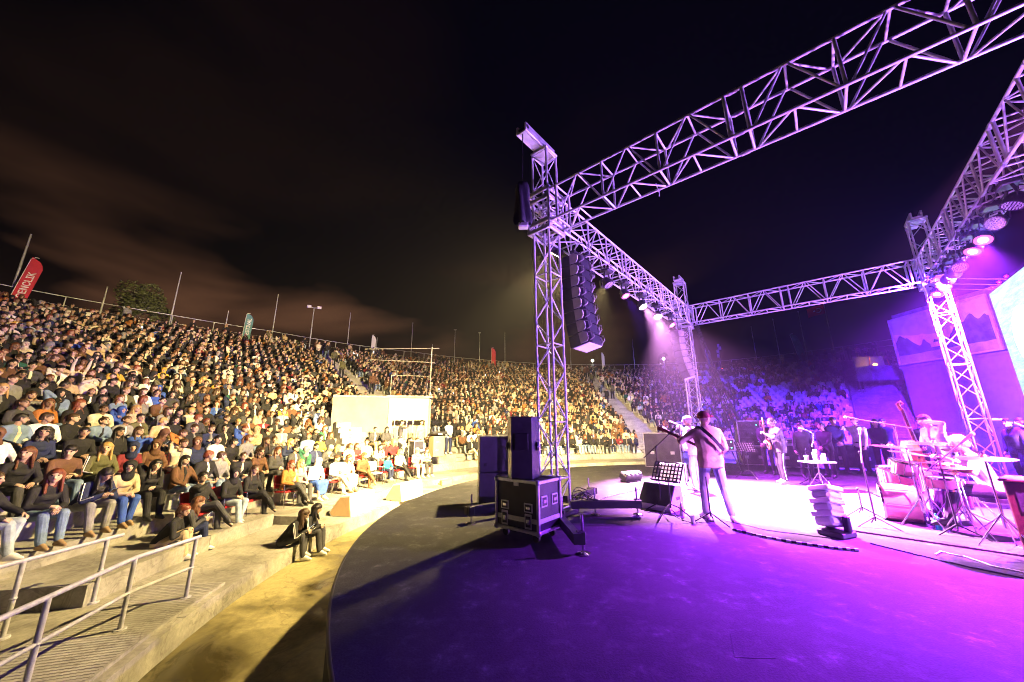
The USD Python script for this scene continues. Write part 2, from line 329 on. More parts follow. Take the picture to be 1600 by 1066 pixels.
AISLES = [(137.7, 1.15), (88.0, 1.05), (46.4, 1.35)]           # middle angle and half width in metres
def gaps(R): return [(a, math.degrees(w / R)) for a, w in AISLES]
stand = thing('grandstand', 'stepped concrete grandstand curving round the orchestra under the crowd', 'grandstand')
for i in range(NROW):
    R = row_R(i, 110); gs = sorted(gaps(R)); edges = [34.0 if i > 3 else 43.0] + [x for a, d in gs for x in (a - d, a + d)] + [196.0]
    if i <= 3: edges = edges[2:] if edges[1] < edges[0] else edges
    for th0, th1 in zip(edges[::2], edges[1::2]):
        if th1 - th0 < 0.5: continue
        arc(MB(), th0, th1, lambda t, i=i: row_R(i, t), lambda t, i=i: row_R(i + 1, t) + 0.08, row_z(i) - 0.62, row_z(i)).build('tier', 'tier_concrete', stand, False)
arc(MB(), 34, 196, lambda t: row_R(NROW, t), lambda t: rim_R(t) + 5.5, 7.9, Z_RIM).build('rim_terrace', 'tier_concrete', stand, False)
arc(MB(), 34, 196, lambda t: rim_R(t) + 5.4, lambda t: rim_R(t) + 5.7, -1.3, 8.3).build('rear_wall', 'wall_dark', stand, False)
STAIR_LABEL = ['dark concrete stairway between the leftmost and the middle crowd blocks', 'pale concrete stairway climbing behind the black truss column', 'wide empty stairway at the edge of the half-empty seats']
for (a, w), lab in zip(AISLES, STAIR_LABEL):
    st = thing('stairway', lab, 'stairs')
    for k in range(2 * NROW):
        i = k / 2; r0 = lambda t, i=i: row_R(i, t); r1 = lambda t, i=i: row_R(i + .5, t) + 0.06
        d = math.degrees((w - 0.004) / row_R(i, a))
        arc(MB(), a - d, a + d, r0, r1, row_z(i) - 0.5, row_z(i) + (0.0 if k % 2 == 0 else 0.0), 3).build('step', 'stair_concrete', st, False)

# rim fence: top rail, thin wire and posts
fence = thing('rim_fence', 'long thin metal fence along the rim behind the crowd', 'fence')
ths = np.arange(36, 172, 1.0)
MB().path([pol(rim_R(t) + 0.6, t, Z_RIM + 2.0) for t in ths], 0.03, 6).build('top_rail', 'galvanised', fence)
MB().path([pol(rim_R(t) + 0.6, t, Z_RIM + 1.35) for t in ths], 0.011, 5).build('wire', 'galvanised', fence)
for t in np.arange(37, 172, 3.6): MB().tube(pol(rim_R(t) + 0.6, t, Z_RIM - .05), pol(rim_R(t) + 0.6, t, Z_RIM + 2.02), 0.035, 6).build('post', 'galvanised', fence)

# poles on the rim (feet and tops read off the photograph)
def ring_at(x, y, off=0.8):
    for d in np.arange(6, 80, .05):
        P = at_d(x, y, d); v = P[:2] - C0
        if np.hypot(*v) > rim_R(math.degrees(math.atan2(v[1], v[0]))) + off: return P
POLES = [(33, 412, 12.35, .075, 'tall thick steel pole behind the red feather banner', 'post'), (157, 488, 10.25, .06, 'short steel pole left of the tree on the rim', 'post'), (267, 497, 12.35, .06, 'tall steel pole just right of the tree on the rim', 'post'),
         (351, 518, 10.2, .05, 'short steel pole left of the teal feather banner', 'post'), (425, 523, 12.35, .055, 'tall steel pole between the teal banner and twin floodlight', 'post'), (542, 545, 12.2, .05, 'tall steel pole right of the twin floodlight', 'post'),
         (588, 545, 10.2, .045, 'short steel pole beside the white feather banner', 'post'), (642, 556, 12.35, .05, 'tall steel pole above the railed booth roof', 'post'), (675, 560, 10.3, .045, 'short steel pole right of the booth roof rails', 'post'),
         (710, 555, 12.35, .045, 'tall thin pole left of the capped pole on the rim', 'post'), (749, 556, 12.4, .05, 'tall pole with a small capped head and wire on the rim', 'post'), (789, 560, 12.9, .04, 'tall thin pole between the far red banner and the black truss column', 'post'),
         (1182, 560, 12.9, .05, 'leftmost bare flagpole beyond the right crowd', 'flagpole'), (1219, 560, 13.4, .05, 'bare flagpole left of the pale green banner', 'flagpole'), (1262, 560, 13.7, .05, 'bare flagpole just right of the pale green banner', 'flagpole'), (991, 566, 12.6, .04, 'thin bare pole between the two rim floodlights', 'post'), (892, 566, 11.4, .04, 'thin pole next to the greenish floodlight', 'post')]
for x, y, zt, r, lab, cat in POLES:
    P = ring_at(x, y); t = thing('rim_pole' if cat == 'post' else 'flagpole', lab, cat, (P[0], P[1], Z_RIM))
    h = EYE + (zt - EYE) * 1.2 - Z_RIM
    MB().path([(0, 0, 0), (0, 0, h * .6), (0, 0, h)], [r, r * .85, r * .65], 8).build('shaft', 'galvanised', t)
    MB().lathe([(0, .12), (r * 2, .12), (r * 2.4, 0)], 8).build('base', 'galvanised', t)
    if 'capped' in lab: MB().box((0, 0, h), (.34, .2, .12), None, .02).build('cap', 'galvanised', t)
# flagpole with the red flag
P = ring_at(1306, 560); t = thing('flagpole', 'flagpole flying the red flag with white crescent and star', 'flagpole', (P[0], P[1], Z_RIM))
h = 7.9
MB().path([(0, 0, 0), (0, 0, h)], [.05, .035], 8).build('shaft', 'galvanised', t)
view = np.array([P[0], P[1], 0]) / np.hypot(P[0], P[1]); right = np.array([view[1], -view[0], 0])
n = 13; V = []
def flag_pt(u, w): return right * (-u * 1.75) + view * (0.13 * math.sin(u * 7)) + np.array([0, 0, h - .12 - w * 1.2 - u * .30])
V = [flag_pt(u, w) for u in np.linspace(0, 1, n) for w in (0, .5, 1)]
part('cloth', (np.array(V), [[i * 3 + j, i * 3 + j + 1, i * 3 + 4 + j, i * 3 + 3 + j] for i in range(n - 1) for j in (0, 1)]), 'flag_red', t)
def flag_shape(poly):                                      # flat marks laid just in front of the cloth, following its waves
    m = trimesh.creation.triangulate_polygon(poly, engine='earcut'); v = np.array([flag_pt(q[0], q[1]) - view * .02 for q in m[0]]); return v, m[1]
from shapely import Polygon, Point
from shapely.affinity import scale as shp_scale
asp = 1.75 / 1.2
cres = shp_scale(Point(0.36, .5).buffer(.25), 1 / asp, 1, origin=(0.36, .5)).difference(shp_scale(Point(0.36 + .0625 / asp, .5).buffer(.2), 1 / asp, 1, origin=(0.36 + .0625 / asp, .5)))
part('crescent', flag_shape(cres), 'banner_white', t)
star = Polygon([(0.60 + (.125 if k % 2 == 0 else .05) * math.cos(k * math.pi / 5 + math.pi) / asp, .5 + (.125 if k % 2 == 0 else .05) * math.sin(k * math.pi / 5 + math.pi)) for k in range(10)])
part('star', flag_shape(star), 'banner_white', t)

# feather banners
def feather(x, y, zt, m, lab, lean, scale=1.0, text=None, z0=None):
    z0 = Z_RIM; zt = EYE + (zt - EYE) * 1.2
    P = ring_at(x, y, 0.2); t = thing('feather_banner', lab, 'banner', (P[0], P[1], z0))
    view = np.array([P[0], P[1], 0]) / np.hypot(P[0], P[1]); rt = np.array([view[1], -view[0], 0]); h = zt - z0
    W = .62 * scale
    def at(u, w): return rt * (lean * u * h + w) + np.array([0, 0, u * h])
    us = np.linspace(.22, 1, 14); L, R_ = [], []
    for u in us:
        k = min(1, max(0, (1 - u) / .16)); L.append(at(u, 0)); R_.append(at(u, W * (k ** .5) + .02))
    v = np.array(L + R_); nn = len(us)
    f = [[i, i + 1, nn + i + 1, nn + i] for i in range(nn - 1)]
    th = .012 * view
    mb = MB().add(v - th, f).add(v + th, np.array(f)[:, ::-1])
    mb.build('sail', m, t)
    MB().path([at(u, -.015) for u in np.linspace(0, .96, 12)] + [at(1.0, .12), at(1.005, .45 * W)], .018, 6).build('rod', 'banner_white', t)
    if text:
        tm = meshkit.text_mesh(text, .30 * scale, .004, True); v = np.array(tm.vertices); wid = v[:, 0].max()
        u0 = .30; B = np.stack([(at(1, 0) - at(0, 0)) / h, rt * -1 * 1.0, -view], 1)
        o = at(u0, .46 * scale) - view * .02
        part('lettering', (v @ B.T + o, np.array(tm.faces)), 'banner_white', t, False)
    MB().lathe([(0, .1), (.2, .1), (.24, 0)], 10).build('base', 'black_metal', t)
feather(10, 464, 10.9, 'banner_red', 'red feather banner with white lettering at the far left rim', 0.11, 1.0, 'GENCLIK')
feather(377, 530, 10.15, 'banner_teal', 'teal feather banner with pale lettering above the crowd', 0.03, .9, 'FESTIVAL')
feather(768, 570, 10.6, 'banner_red', 'narrow dark red feather banner on the far rim', 0.0, .9)
feather(579, 548, 10.25, 'banner_white', 'white feather banner beside bright phone torches on the rim', 0.02, .7)
feather(1252, 565, 11.2, 'banner_teal', 'pale green feather banner above the half-empty seats', -0.14, 1.2)
feather(1108, 575, 10.9, 'banner_teal', 'blue-lit feather banner beside the far truss column', -0.05, .9)
feather(941, 570, 10.7, 'banner_white', 'pale narrow feather banner right of the greenish floodlight', 0.0, .6)

# twin floodlight on its pole (unlit) and the two burning floodlights on the far rim
P = ring_at(484, 535); t = thing('floodlight_pole', 'grey pole carrying two unlit floodlight heads above the crowd', 'floodlight', (P[0], P[1], Z_RIM))
MB().path([(0, 0, 0), (0, 0, 5.4)], [.07, .05], 8).build('shaft', 'galvanised', t)
vw = math.atan2(P[1], P[0]); Rv = rotz(vw - math.pi / 2)
MB().bar(Rv @ (-.55, 0, 5.42), Rv @ (.55, 0, 5.42), .06, .06).build('crossbar', 'galvanised', t)
for s in (-1, 1):
    hd = MB().box(Rv @ (s * .48, -.08, 5.48), (.42, .18, .3), Rv @ rotx(.35), .03).build('lamp_head', 'galvanised', t)
    MB().box(Rv @ (s * .48, -.175, 5.445), (.34, .012, .22), Rv @ rotx(.35)).build('glass', 'banner_white', hd)
for x, y, m, lab in [(926, 565, 'flood_green', 'burning greenish floodlight on the far rim right of the line array'), (1037, 562, 'flood_white', 'burning white floodlight on the far rim beside the second line array')]:
    P = ring_at(x, y, .6); t = thing('rim_floodlight', lab, 'floodlight', (P[0], P[1], Z_RIM))
    hz_ = P[2] - Z_RIM; MB().tube((0, 0, 0), (0, 0, hz_), .05, 8).build('shaft', 'galvanised', t)
    vw = math.atan2(P[1], P[0]); Rv = rotz(vw - math.pi / 2)
    MB().box(Rv @ (0, .05, hz_ + .1), (.5, .2, .4), Rv, .03).build('lamp_head', 'black_metal', t)
    MB().box(Rv @ (0, -.06, hz_ + .1), (.36, .02, .28), Rv).build('lens', m, t)
# antenna mast
P = ring_at(1127, 575, 1.5); t = thing('antenna_mast', 'slim mast with pale antenna boxes left of the bare flagpoles', 'mast', (P[0], P[1], Z_RIM))
MB().tube((0, 0, 0), (0, 0, 4.4), .045, 8).build('shaft', 'galvanised', t)
for z, s in ((4.1, .22), (3.6, -.2), (2.9, -.22), (4.5, 0)): MB().box((s, -.05, z), (.28, .16, .5), None, .03).build('antenna', 'banner_white', t)
MB().ball((0, -.1, .9), .09, 8).build('beacon', 'led_red', t)

# tree beyond the rim: trunk, limbs and leaf clumps
def tree(loc, h, r, lab, n=2600, seed=1, low=0.18):
    rg = np.random.default_rng(seed); t = thing('tree', lab, 'tree', loc)
    tr = MB().path([(0, 0, 0), (.1, 0, h * .3), (0, .1, h * .6), (.05, .05, h * .86)], [.16, .12, .08, .02], 8)
    lobes = []
    for k in range(13):
        a = rg.uniform(0, 6.283); e = rg.uniform(low, .95); rr = r * math.sqrt(max(.05, 1 - (2 * e - 1.05) ** 2)) * rg.uniform(.45, .85)
        c = np.array([rr * math.cos(a), rr * math.sin(a), h * (.25 + .72 * e)]); lobes.append((c, r * rg.uniform(.28, .5)))
        tr.path([(0, 0, h * .28 + .25 * h * e), c * (.5, .5, 1) + (0, 0, -.15), c], [.06, .035, .012], 5)
    tr.build('trunk', 'bark', t)
    v, f = [], []
    for k in range(n):
        c, s = lobes[rg.integers(len(lobes))]; d = rg.normal(size=3); d /= np.linalg.norm(d); q = c + d * s * rg.uniform(.55, 1.12) ** .7
        R = frame(rg.normal(size=3)); a = rg.uniform(.07, .13)
        v += [q - R[:, 0] * a, q + R[:, 1] * a * .5, q + R[:, 0] * a, q - R[:, 1] * a * .5]; f.append([4 * k, 4 * k + 1, 4 * k + 2, 4 * k + 3])
    part('crown', (np.array(v), f), 'leaves', t, False)
P = ring_at(214, 492, 3.0); tree((P[0], P[1], 7.9), 5.2, 2.05, 'round olive-lit tree just beyond the left rim fence', 5200, 3)
P = ring_at(468, 545, 1.2); tree((P[0], P[1], Z_RIM), 1.6, .6, 'small dark shrub beside the pole of the twin floodlight', 700, 5)
P = ring_at(607, 560, .9); tree((P[0], P[1], Z_RIM), 1.3, .6, 'small dark shrub under the rim fence above the booth', 600, 8)
P = ring_at(662, 563, .9); tree((P[0], P[1], Z_RIM), 1.3, .6, 'small dark shrub under the rim fence right of the booth', 600, 9)

# ------------------------------------------------------------------ the white control booth cut into the stand, and its stairs
bt = thing('control_booth', 'white-walled control booth with dark opening cut into the crowd stand', 'booth')
P0 = at_d(602, 712, 18.3)[:2]; P1 = at_d(667, 712, 18.9)[:2]; u = (P1 - P0) / np.linalg.norm(P1 - P0); nrm = np.array([-u[1], u[0]])   # nrm points away from the stage
W = np.linalg.norm(P1 - P0); BT = 3.05
B3 = np.array([[u[0], nrm[0], 0], [u[1], nrm[1], 0], [0, 0, 1.0]])
def bp(x, y, z): return np.array([*(P0 + u * x + nrm * y), z])
ox0, ox1, oz0, oz1 = .22, W - .20, .25, 1.85
for x0, x1, z0, z1 in ((0, W, oz1, BT), (0, ox0, -.7, oz1), (ox1, W, -.7, oz1), (ox0, ox1, -.7, oz0)):
    MB().box(bp((x0 + x1) / 2, .1, (z0 + z1) / 2), (x1 - x0 - .002, .2, z1 - z0 - .002), B3).build('front_wall', 'plaster', bt, False)
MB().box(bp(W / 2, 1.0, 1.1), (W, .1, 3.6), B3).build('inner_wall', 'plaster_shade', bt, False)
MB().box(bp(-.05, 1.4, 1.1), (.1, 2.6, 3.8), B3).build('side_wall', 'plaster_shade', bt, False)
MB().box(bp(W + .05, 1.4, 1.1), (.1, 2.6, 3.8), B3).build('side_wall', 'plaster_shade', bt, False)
MB().box(bp(W / 2, 1.4, BT + .06), (W + .3, 3.0, .12), B3).build('roof_slab', 'tier_concrete', bt, False)
for k in range(4): MB().box(bp(ox0 + .12 + k * .32, .06, 1.05), (.03, .03, 1.6), B3).build('frame_bar', 'galvanised', bt, False)
# left wing wall running back to the stand
Q0 = at_d(596, 665, 18.2)[:2]; Q1 = at_d(520, 630, 18.0)[:2]
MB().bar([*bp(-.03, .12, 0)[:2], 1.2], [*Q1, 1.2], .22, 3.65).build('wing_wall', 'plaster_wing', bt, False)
MB().bar([*bp(0, .12, 0)[:2], 3.075], [*Q1, 3.075], .34, .1).build('coping', 'tier_concrete', bt, False)
for (x, y) in ((.02, 0), (W, 0), (W, 2.6)): MB().tube(bp(x, y, BT + .12), bp(x, y, BT + 1.25), .02, 6).build('rail_post', 'dull_steel', bt)
MB().path([bp(.02, 0, BT + 1.22), bp(W, 0, BT + 1.22), bp(W, 2.6, BT + 1.22)], .020, 6).build('roof_rail', 'dull_steel', bt)
MB().path([bp(W, 0, .6), bp(W, 0, BT + 2.9)], .026, 6).build('rail_post', 'dull_steel', bt)
MB().path([bp(-1.6, 1.5, BT + 2.9), bp(W + .4, -.1, BT + 2.85)], .020, 6).build('roof_rail', 'dull_steel', bt)
MB().path([bp(-1.2, 1.0, BT + 2.2), bp(W + .2, -.1, BT + 2.0)], .020, 6).build('roof_rail', 'dull_steel', bt)
# short stairs against the wing wall
st = thing('stairway', 'short grey stairs climbing beside the booth wing wall', 'stairs')
a0 = at_d(575, 705, 16.6)[:2]; a1 = at_d(545, 662, 18.2)[:2]; dd = (a1 - a0) / np.linalg.norm(a1 - a0); L = np.linalg.norm(a1 - a0); yaw = math.atan2(dd[1], dd[0]) - math.pi / 2
for k in range(9):
    z = -.5 + .25 * (k + 1); MB().box([*(a0 + dd * (L * k / 8.5)), z - .4], (1.5, L / 8.5 + .05, .8), rotz(yaw)).build('step', 'stair_concrete', st, False)

# ------------------------------------------------------------------ the round stage
th = np.linspace(0, 2 * np.pi, 145)
SC, SR = np.array([5.62, 6.79]), 7.93
from shapely import union_all
e1 = np.array([0.65497, 0.75566]); e2 = np.array([0.75566, -0.65497])
TA = np.array([0.764, 6.896]); L1, L2 = 10.206, 7.082
TB = TA + e1 * L1; TC = TB + e2 * L2; TD = TA + e2 * L2
back = Polygon([TB + e1 * 1.2 - e2 * .3, TB + e1 * 1.2 + e2 * 13, TA - e1 * 2.5 + e2 * 13, TA - e1 * 2.5 + e2 * 3])
shape = union_all([Point(*SC).buffer(SR, quad_segs=48), back])
sh = trimesh.creation.extrude_polygon(shape, 1.3, engine='earcut'); sh.apply_translation([0, 0, -1.3])
v, f = np.array(sh.vertices), np.array(sh.faces)
tag(MB().flat(v, f).build('stage_floor', 'carpet', smooth=False), kind='structure')
xs, ys = shape.exterior.xy
ed = thing('stage_edge', 'black rubber edging round the carpeted stage', 'edging')
MB().path([(x, y, -.012) for x, y in zip(xs, ys)], .018, 6, False).build('edging', 'cable_rubber', ed)
# patch of repaired carpet near the front
Pq = [at_z(x, y, 0)[:2] for x, y in [(1140, 985), (1196, 985), (1212, 1030), (1148, 1028)]]
pq = trimesh.creation.extrude_polygon(Polygon(Pq), .0022, engine='earcut'); tag(part('carpet_patch', pq, 'carpet', None, False), 'square patch of carpet let into the near stage floor', 'carpet patch')

# railings at the bottom left
def railing(lab, posts, top_ext, zfoot, h, mid=True):
    t = thing('railing', lab, 'railing'); F_ = [np.array(p) for p in posts]
    for p in F_:
        po = MB().tube((p[0], p[1], zfoot), (p[0], p[1], zfoot + h - .01), .026, 10).build('post', 'rail_paint', t)
        MB().lathe([(0, .014), (.062, .014), (.065, .0), (.065, -.02)], 16, (p[0], p[1], zfoot + .006)).build('base_flange', 'rail_paint', po)
        MB().lathe([(.026, .0), (.036, .018), (.026, .036)], 12, (p[0], p[1], zfoot + h * .5 - .018)).build('weld_collar', 'rail_paint', po)
    tops = [np.array([p[0], p[1], zfoot + h]) for p in F_]; ext = tops[0] + (tops[0] - tops[1]) / np.linalg.norm(tops[0] - tops[1]) * top_ext
    MB().path([ext] + tops, .027, 10).build('handrail', 'rail_paint', t)
    if mid:
        md = [np.array([p[0], p[1], zfoot + h * .5]) for p in F_]; MB().path(md, .021, 10).build('mid_rail', 'rail_paint', t)
fr = [at_z(x, y, -.87)[:2] for x, y in [(290, 935), (187, 985), (36, 1085)]]; dr = fr[2] - fr[1]; fr.append(fr[2] + dr / np.linalg.norm(dr) * 1.3)
railing('lavender tube railing along the walkway edge, nearest the stage', fr, .06, -.87, .80)
rr = [at_z(x, y, -.9)[:2] for x, y in [(145, 942), (3, 998)]]; dr = rr[1] - rr[0]; rr.append(rr[1] + dr / np.linalg.norm(dr) * 1.2)
railing('lavender tube railing in front of the seated woman in a black cardigan', rr, .2, -.9, .84, False)

# ------------------------------------------------------------------ the stage truss
ZB, ZT, BW, CW = 5.693, 6.443, 0.503, 0.385
def beam(label, a, b, side, name='truss_beam'):
    """Box truss from a to b (plan), its chords at ZB and ZT, side = unit vector across it."""
    t = thing(name, label, 'truss'); d = b - a; L = np.linalg.norm(d); d = d / L
    def q(s, w, z): return np.array([*(a + d * s + side * w * BW / 2), z])
    for w in (-1, 1):
        for z in (ZB, ZT): MB().tube(q(0, w, z), q(L, w, z), .0255, 10).build('chord', 'aluminium', t)
    nm = max(1, int(round((L - .24) / 3.2))); gap, m0 = .24, .12; bay = (L - 2 * m0 - gap * (nm - 1)) / (3 * nm)
    for k in range(nm):
        for j in range(4):
            ss = m0 + k * (3 * bay + gap) + j * bay
            for w in (-1, 1): MB().tube(q(ss, w, ZB), q(ss, w, ZT), .026 if j in (0, 3) else .022, 8).build('post', 'aluminium', t)
            for z in (ZB, ZT): MB().tube(q(ss, -1, z), q(ss, 1, z), .019, 8).build('strut', 'aluminium', t)
            if j in (0, 3):
                for w in (-1, 1):
                    for z in (ZB, ZT): MB().tube(q(ss + (.10 if j == 3 else -.10) - .035, w, z), q(ss + (.10 if j == 3 else -.10) + .035, w, z), .035, 8).build('coupler', 'case_edge', t)
            if j == 3: continue
            s0, s1 = ss, ss + bay; m = (s0 + s1) / 2
            for w in (-1, 1):
                MB().tube(q(s0 + .05, w, ZB), q(m - .03, w, ZT), .0165, 6).build('brace', 'aluminium', t)
                MB().tube(q(m + .03, w, ZT), q(s1 - .05, w, ZB), .0165, 6).build('brace', 'aluminium', t)
            for z in (ZB, ZT):
                MB().tube(q(m, -1, z), q(m, 1, z), .0165, 6).build('strut', 'aluminium', t)
                MB().tube(q(s0 + .05, -1, z), q(m - .03, 1, z), .0165, 6).build('brace', 'aluminium', t)
                MB().tube(q(m + .03, 1, z), q(s1 - .05, -1, z), .0165, 6).build('brace', 'aluminium', t)
    return t
off = .33
beam('near overhead truss beam running out of the top right corner', TA + e2 * off, TD - e2 * .1, -e1)
beam('front truss beam carrying the two line arrays and wash lights', TA + e1 * off, TB - e1 * off, e2)
beam('far truss beam between the two distant columns', TB + e2 * off, TC - e2 * off, -e1)
beam('rear truss beam with the lit wash lights above the drummer', TC - e1 * off, TD + e1 * .1, -e2)

def column(label, at, ztop, over):
    t = thing('truss_column', label, 'truss', (at[0], at[1], 0), math.atan2(e1[1], e1[0])); h = CW / 2
    cs = [(-h, -h), (h, -h), (h, h), (-h, h)]
    for x, y in cs: MB().tube((x, y, .1), (x, y, ztop - .1), .025, 10).build('chord', 'aluminium', t)
    n = int((ztop - .2) / .48); bay = (ztop - .2) / n
    for k in range(n + 1):
        z = .12 + k * bay
        if k % 3 == 0 or k in (1, n):
            for i in range(4): MB().tube((*cs[i], min(z, ztop - .12)), (*cs[(i + 1) % 4], min(z, ztop - .12)), .014, 6).build('strut', 'aluminium', t)
    for k in range(n):
        z0, z1 = .12 + k * bay + .03, .12 + (k + 1) * bay - .03
        for i in range(4):
            p, q = cs[i], cs[(i + 1) % 4]
            if (k + i) % 2: p, q = q, p
            MB().tube((*p, z0), (*q, z1), .012, 6).build('brace', 'aluminium', t)
    # sleeve block that carries the beams
    s = .27; zb, zt = ZB - .12, ZT + .05
    for z in (zb, ZB + .05, ZT - .15, zt):
        for dx, dy, lx, ly in ((0, -s, 2 * s + .06, .05), (0, s, 2 * s + .06, .05), (-s, 0, .05, 2 * s - .056), (s, 0, .05, 2 * s - .056)):
            MB().box((dx, dy, z), (lx, ly, .09), None, .008).build('sleeve_frame', 'steel_plate', t, False)
    for x in (-s, s):
        for y in (-s, s): MB().tube((x, y, zb), (x, y, zt), .026, 8).build('sleeve_post', 'steel_plate', t)
    for k in range(4):
        z0 = zb + .06 + k * .19
        for x, y, x2, y2 in ((-s, -s, s, -s), (s, -s, s, s), (s, s, -s, s), (-s, s, -s, -s)):
            MB().tube((x, y, z0), (x2, y2, z0 + .17), .012, 6).build('brace', 'aluminium', t)
    # head plate and hoist beam on top
    MB().box((0, 0, ztop - .06), (CW + .06, CW + .06, .05), None, .008).build('head_plate', 'steel_plate', t, False)
    x0, x1 = (-.28 - over, .26) if over > 0 else (-.26, .28 - over)
    for y in (-.11, .11): MB().box(((x0 + x1) / 2, y, ztop + .07), (x1 - x0, .05, .20), None, .008).build('hoist_beam', 'steel_plate', t, False)
    MB().box(((x0 + x1) / 2, 0, ztop - .012), (x1 - x0 - .02, .165, .04)).build('hoist_beam', 'steel_plate', t, False)
    MB().tube((x0 + .06 if over > 0 else x1 - .06, -.14, ztop + .08), (x0 + .06 if over > 0 else x1 - .06, .14, ztop + .08), .05, 10).build('pulley', 'black_metal', t)
    MB().box((0, 0, .05), (.62, .62, .09), None, .015).build('base_block', 'black_metal', t, False)
    return t
column('nearest truss column standing behind the flight case', TA, 7.66, .55)
column('far truss column beside the second line array', TB, 7.70, .12)
column('right truss column standing behind the drummer', TC, 7.80, -.45)
column('truss column at the near right corner of the stage', TD, 7.7, .3)

# outriggers of the nearest column
def outrigger(label, a, b, jacks):
    a, b = np.array([*a, .19]), np.array([*b, .19]); t = thing('outrigger', label, 'outrigger')
    MB().bar(a, b, .10, .12).build('arm', 'black_metal', t, False)
    for s in jacks:
        p = a + (b - a) * s; d = (b - a) / np.linalg.norm(b - a); sd = np.array([-d[1], d[0], 0]); p = p + sd * .085
        j = MB().tube(p + (0, 0, -.155), p + (0, 0, .26), .017, 8).build('jack_screw', 'chrome', t)
        MB().lathe([(0, .02), (.035, .02), (.085, .004), (.085, -.005)], 14, p + (0, 0, -.18)).build('jack_foot', 'chrome', j)
        MB().box(p - sd * .025 + (0, 0, 0), (.10, .10, .15), np.stack([d, sd, [0, 0, 1]], 1), .01).build('jack_collar', 'black_metal', j, False)
o = TA
outrigger('black outrigger arm reaching right of the column towards the wedge monitor', o + e2 * .33, at_z(1003, 806, 0)[:2], (.36, .97))
outrigger('black outrigger arm reaching towards the camera beside the flight case', o - e1 * .33 + e2 * .1, at_z(904, 870, 0)[:2], (.35, .96))
outrigger('black outrigger arm left of the tall black subwoofers', o - e2 * .33, at_z(727, 818, 0)[:2], (.96,))
outrigger('black outrigger arm behind the nearest column', o + e1 * .33, o + e1 * 1.5, (.9,))

# hoist under its rain cover on the nearest column, with its chain
hp = np.array([*(TA - e1 * .80), 0.0])
t = thing('covered_hoist', 'chain hoist under a black rain cover beside the top of the nearest column', 'hoist', (hp[0], hp[1], 0))
rg = np.random.default_rng(4); prof = [(.03, 6.42), (.12, 6.36), (.15, 6.2), (.13, 6.0), (.15, 5.75), (.17, 5.52), (.13, 5.44)]
ang = np.linspace(0, 2 * np.pi, 25)[:-1]; V = []
for r, z in prof: V += [[r * (1 + .26 * math.sin(5 * a + z * 3) * (6.6 - z)) * math.cos(a), r * (1 + .26 * math.sin(5 * a + z * 3) * (6.6 - z)) * math.sin(a) * .8, z + .03 * math.sin(7 * a)] for a in ang]
part('rain_cover', (np.array(V), [[i * 24 + j, i * 24 + (j + 1) % 24, (i + 1) * 24 + (j + 1) % 24, (i + 1) * 24 + j] for i in range(len(prof) - 1) for j in range(24)]), 'drape', t)
MB().tube((0, 0, 6.5), (0.02, 0.02, 7.72), .012, 6).build('chain', 'black_metal', t)
MB().box((0, 0, 5.42), (.2, .16, .1), None, .02).build('hook_block', 'case_edge', t)
# warm audience floods bolted to the outer face of the front beam
def audience_flood(label, s, to, power, ang, soft=.7, panel=False):
    p = np.array([*(TA + e1 * s - e2 * .42), 5.62]); t = thing('audience_flood', label, 'floodlight', group='warm audience floods on the outer face of the front truss beam')
    d = np.asarray(to, float) - p; d /= np.linalg.norm(d); R = frame(d)
    MB().box(p - d * .10, (.34, .26, .16), R, .02).build('housing', 'black_metal', t, False)
    MB().box(p - d * .012, (.28, .20, .016), R).build('lens', 'flood_warm', t, False)
    MB().bar(p - d * .1, [*(TA + e1 * s - e2 * .26), 5.70], .03, .03).build('bracket', 'black_metal', t, False)
    if panel:
        Lr = UsdLux.RectLight.Define(stage, numbered(path_of(t), 'beam')); Lr.CreateWidthAttr(.26); Lr.CreateHeightAttr(.18); Lr.CreateNormalizeAttr(True); Lr.CreateIntensityAttr(power); Lr.CreateColorAttr(Gf.Vec3f(1.0, .73, .30))
        Rr = frame(-d); Lr.AddTransformOp().Set(Gf.Matrix4d(*Rr[:, 0], 0, *Rr[:, 1], 0, *Rr[:, 2], 0, *map(float, p + d * .03), 1)); return
    spot(t, p + d * .10, to, (1.0, .73, .30), power, .07, ang, soft)
audience_flood('narrow warm floodlight on the front beam aimed at the white wedge blocks', .9, (-4.6, 15.0, -.8), FLOOD_WATTS * 1.3, 28, .9)
audience_flood('wide warm floodlight on the front beam aimed at the left crowd block', 1.9, [*(TA + e1 * 1.9 - e2 * 14), 1.6], FLOOD_WATTS * .14, 0, 0, True)
audience_flood('narrow warm floodlight on the front beam aimed at the pale stairway', 3.6, (2.5, 30, .8), FLOOD_WATTS * 1.6, 32, .95)

audience_flood('added warm floodlight on the front beam brightening the upper rows of the left block', 2.5, (-17, 25, 4.2), FLOOD_WATTS * .95, 30, .95)  # added flood that brightens the upper crowd and spares the stage floor

